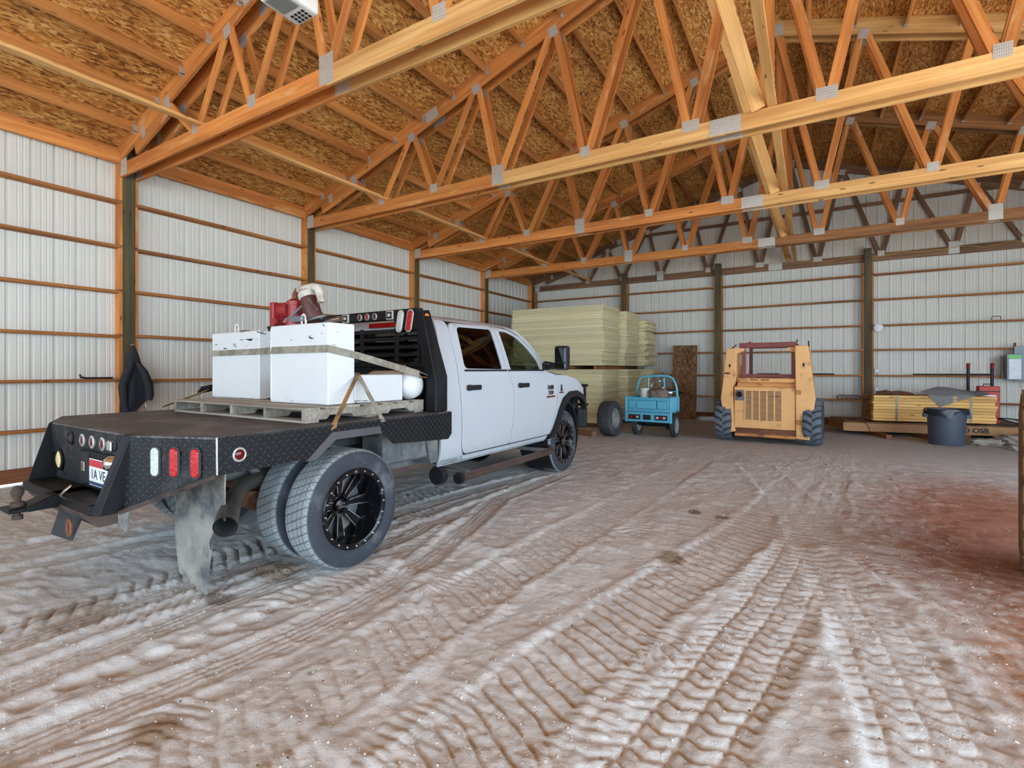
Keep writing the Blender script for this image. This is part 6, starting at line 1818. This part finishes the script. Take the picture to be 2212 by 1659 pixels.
for k, (xa, xb, lab) in enumerate(((8.0, 8.67, 'dark iron rod lying on the girt right of the loader'), (10.2, 11.15, 'long dark iron rod on the girt behind the hand truck'))):
    o = MB().tube([(xa, 15.33, GIRT_Z[1] + 0.034), (xb, 15.33, GIRT_Z[1] + 0.034)], 0.015, 8).build('iron_rod', M['ink'])
    tag(o, lab, 'rod')
si = thing('iron_scrollwork', 'black arched iron scrollwork panel resting on the low girt', 'ironwork', (8.97, 15.36, GIRT_Z[0] + 0.02))
MB().tube([(-0.24, 0, 0.006), (-0.24, 0, 0.07), (-0.21, 0, 0.105), (0.21, 0, 0.105), (0.24, 0, 0.07), (0.24, 0, 0.006), (-0.24, 0, 0.006)], 0.009, 6).build('iron_frame', M['ink'], si)
for k in range(5):
    x = -0.18 + 0.09 * k
    MB().tube([(x + 0.036 * math.cos(t), 0, 0.045 + 0.036 * math.sin(t)) for t in np.linspace(0, 2 * PI, 13)], 0.006, 6).build('scroll', M['ink'], si)
yw = MB().tube([(7.85 + k * 0.2, 15.455, 4.17 + 0.03 * math.sin(k * 1.3) + 0.012 * (k % 3)) for k in range(22)], 0.006, 5).build('cable_run', paint('yellow_cable', S(214, 170, 70), 0.6))
tag(yw, 'thin yellow cable stapled along the far truss chord', 'cable')
ir = MB().tube([(0.10, 2.73, 1.345), (0.10, 2.745, 1.305), (0.10, 2.80, 1.292), (0.10, 3.10, 1.292)], [0.010, 0.014, 0.013, 0.013], 7).build('iron_bar', M['ink'])
tag(ir, 'short dark bent iron bar lying on the left wall girt', 'bar')

# --- jacket on the first post
jk = thing('jacket', 'black fabric jacket hanging from a nail on the dark post behind the truck', 'jacket', (0.16, 3.29, 0))
M['cloth'] = paint('black_cloth', S(34, 35, 42), 0.85, 0, 0.12, 20, bump=0.3, bscale=150)
prof = [(1.735, 0.012, 0.0), (1.70, 0.03, 0.0), (1.60, 0.06, 0.005), (1.50, 0.085, 0.01), (1.38, 0.115, 0.02), (1.25, 0.135, 0.02), (1.10, 0.15, 0.015), (1.00, 0.155, 0.01), (0.92, 0.13, -0.03), (0.84, 0.10, -0.06), (0.80, 0.075, -0.075)]
b = MB()
n = 32
for i, (z, w, dy) in enumerate(prof):
    for k in range(n):
        t = 2 * PI * k / n
        fold = 1 + 0.13 * math.sin(5 * t + z * 3) * min(1, (1.74 - z) * 2.5) + 0.06 * math.sin(9 * t - z * 7)
        b.v.append((0.085 + 0.5 * w * math.cos(t) * fold * 0.9, dy + w * math.sin(t) * fold, z))
for i in range(len(prof) - 1):
    for k in range(n): b.f.append((i * n + k, i * n + (k + 1) % n, (i + 1) * n + (k + 1) % n, (i + 1) * n + k))
b.f.append(tuple(range(n))); b.f.append(tuple((len(prof) - 1) * n + k for k in range(n)))
b.build('jacket_body', M['cloth'], jk, smooth=60)
MB().tube([(0.12, 0.03, 1.50), (0.16, 0.10, 1.36), (0.15, 0.16, 1.20), (0.15, 0.175, 1.05), (0.14, 0.165, 0.98)], [0.035, 0.052, 0.055, 0.05, 0.046], 12).build('sleeve', M['cloth'], jk, smooth=60)
MB().tube([(0.12, -0.03, 1.50), (0.15, -0.11, 1.34), (0.13, -0.15, 1.18), (0.12, -0.13, 0.98), (0.11, -0.09, 0.84)], [0.035, 0.05, 0.052, 0.046, 0.036], 12).build('sleeve', M['cloth'], jk, smooth=60)
MB().tube([(0.16, 0.12, 0.93), (0.165, 0.125, 0.88)], 0.006, 6).build('drawcord', M['plate_white'], jk)
MB().cyl((-0.02, 0, 1.745), (0.10, 0, 1.755), 0.006, n=6).build('nail', M['galv'], jk)

# --- door opener hung from the roof
op = thing('door_opener', 'white plastic garage door opener with vents and lamp lens, hung at the top left', 'opener', (4.86, 2.42, 4.13), PI / 2)
M['opener'] = paint('white_opener', S(226, 226, 220), 0.4, 0, 0.03)
MB().box(-0.17, 0.17, -0.13, 0.13, 0.0, 0.13).build('opener_case', M['opener'], op, bevel=0.03, seg=3, smooth=40)
MB().box(-0.15, 0.02, -0.09, 0.09, -0.006, 0.01).build('lamp_lens', paint('grey_lens', S(132, 134, 128), 0.3), op, bevel=0.01, seg=2)
for i in range(3):
    for k in range(4):
        MB().box(0.055 + i * 0.033, 0.079 + i * 0.033, -0.075 + k * 0.04, -0.05 + k * 0.04, -0.002, 0.006).build('vent_slot', M['ink'], op)
for x in (-0.13, 0.13):
    MB().box(x - 0.012, x + 0.012, -0.003, 0.003, 0.14, 1.96).build('hanger_strap', M['galv'], op)
MB().box(-0.2, 0.2, -0.02, 0.02, 1.94, 1.97).build('hanger_angle', M['galv'], op)

# --- big tyre of a machine at the right edge
bt = thing('machine_wheel', 'large machine tyre with a warm light cast in its colour, cut off by the right edge of the picture', 'wheel', (9.62, 4.93, 0), -0.24)
M['tyre_brown'] = paint('warm_cast_rubber', S(112, 80, 50), 0.9, 0, 0.2, 6, dirt=S(74, 58, 46), dirt_amt=0.4, dirt_scale=5, bump=0.4, bscale=20)  # brown paints a warm light cast onto dark rubber
ty = lug_tyre('tyre', bt, 0.645, 0.42, 0.33, 22, M['tyre_brown'], deep=0.02)
ty.location = (0, 0, 0.642)
MB().lathe([(0.335, 0.16), (0.345, -0.19), (0.32, -0.19), (0.27, -0.06), (0.12, -0.05), (0.10, -0.12), (0.0, -0.12)], 'x', n=32).build('rim', M['yellow_dirty'], ty, smooth=40)
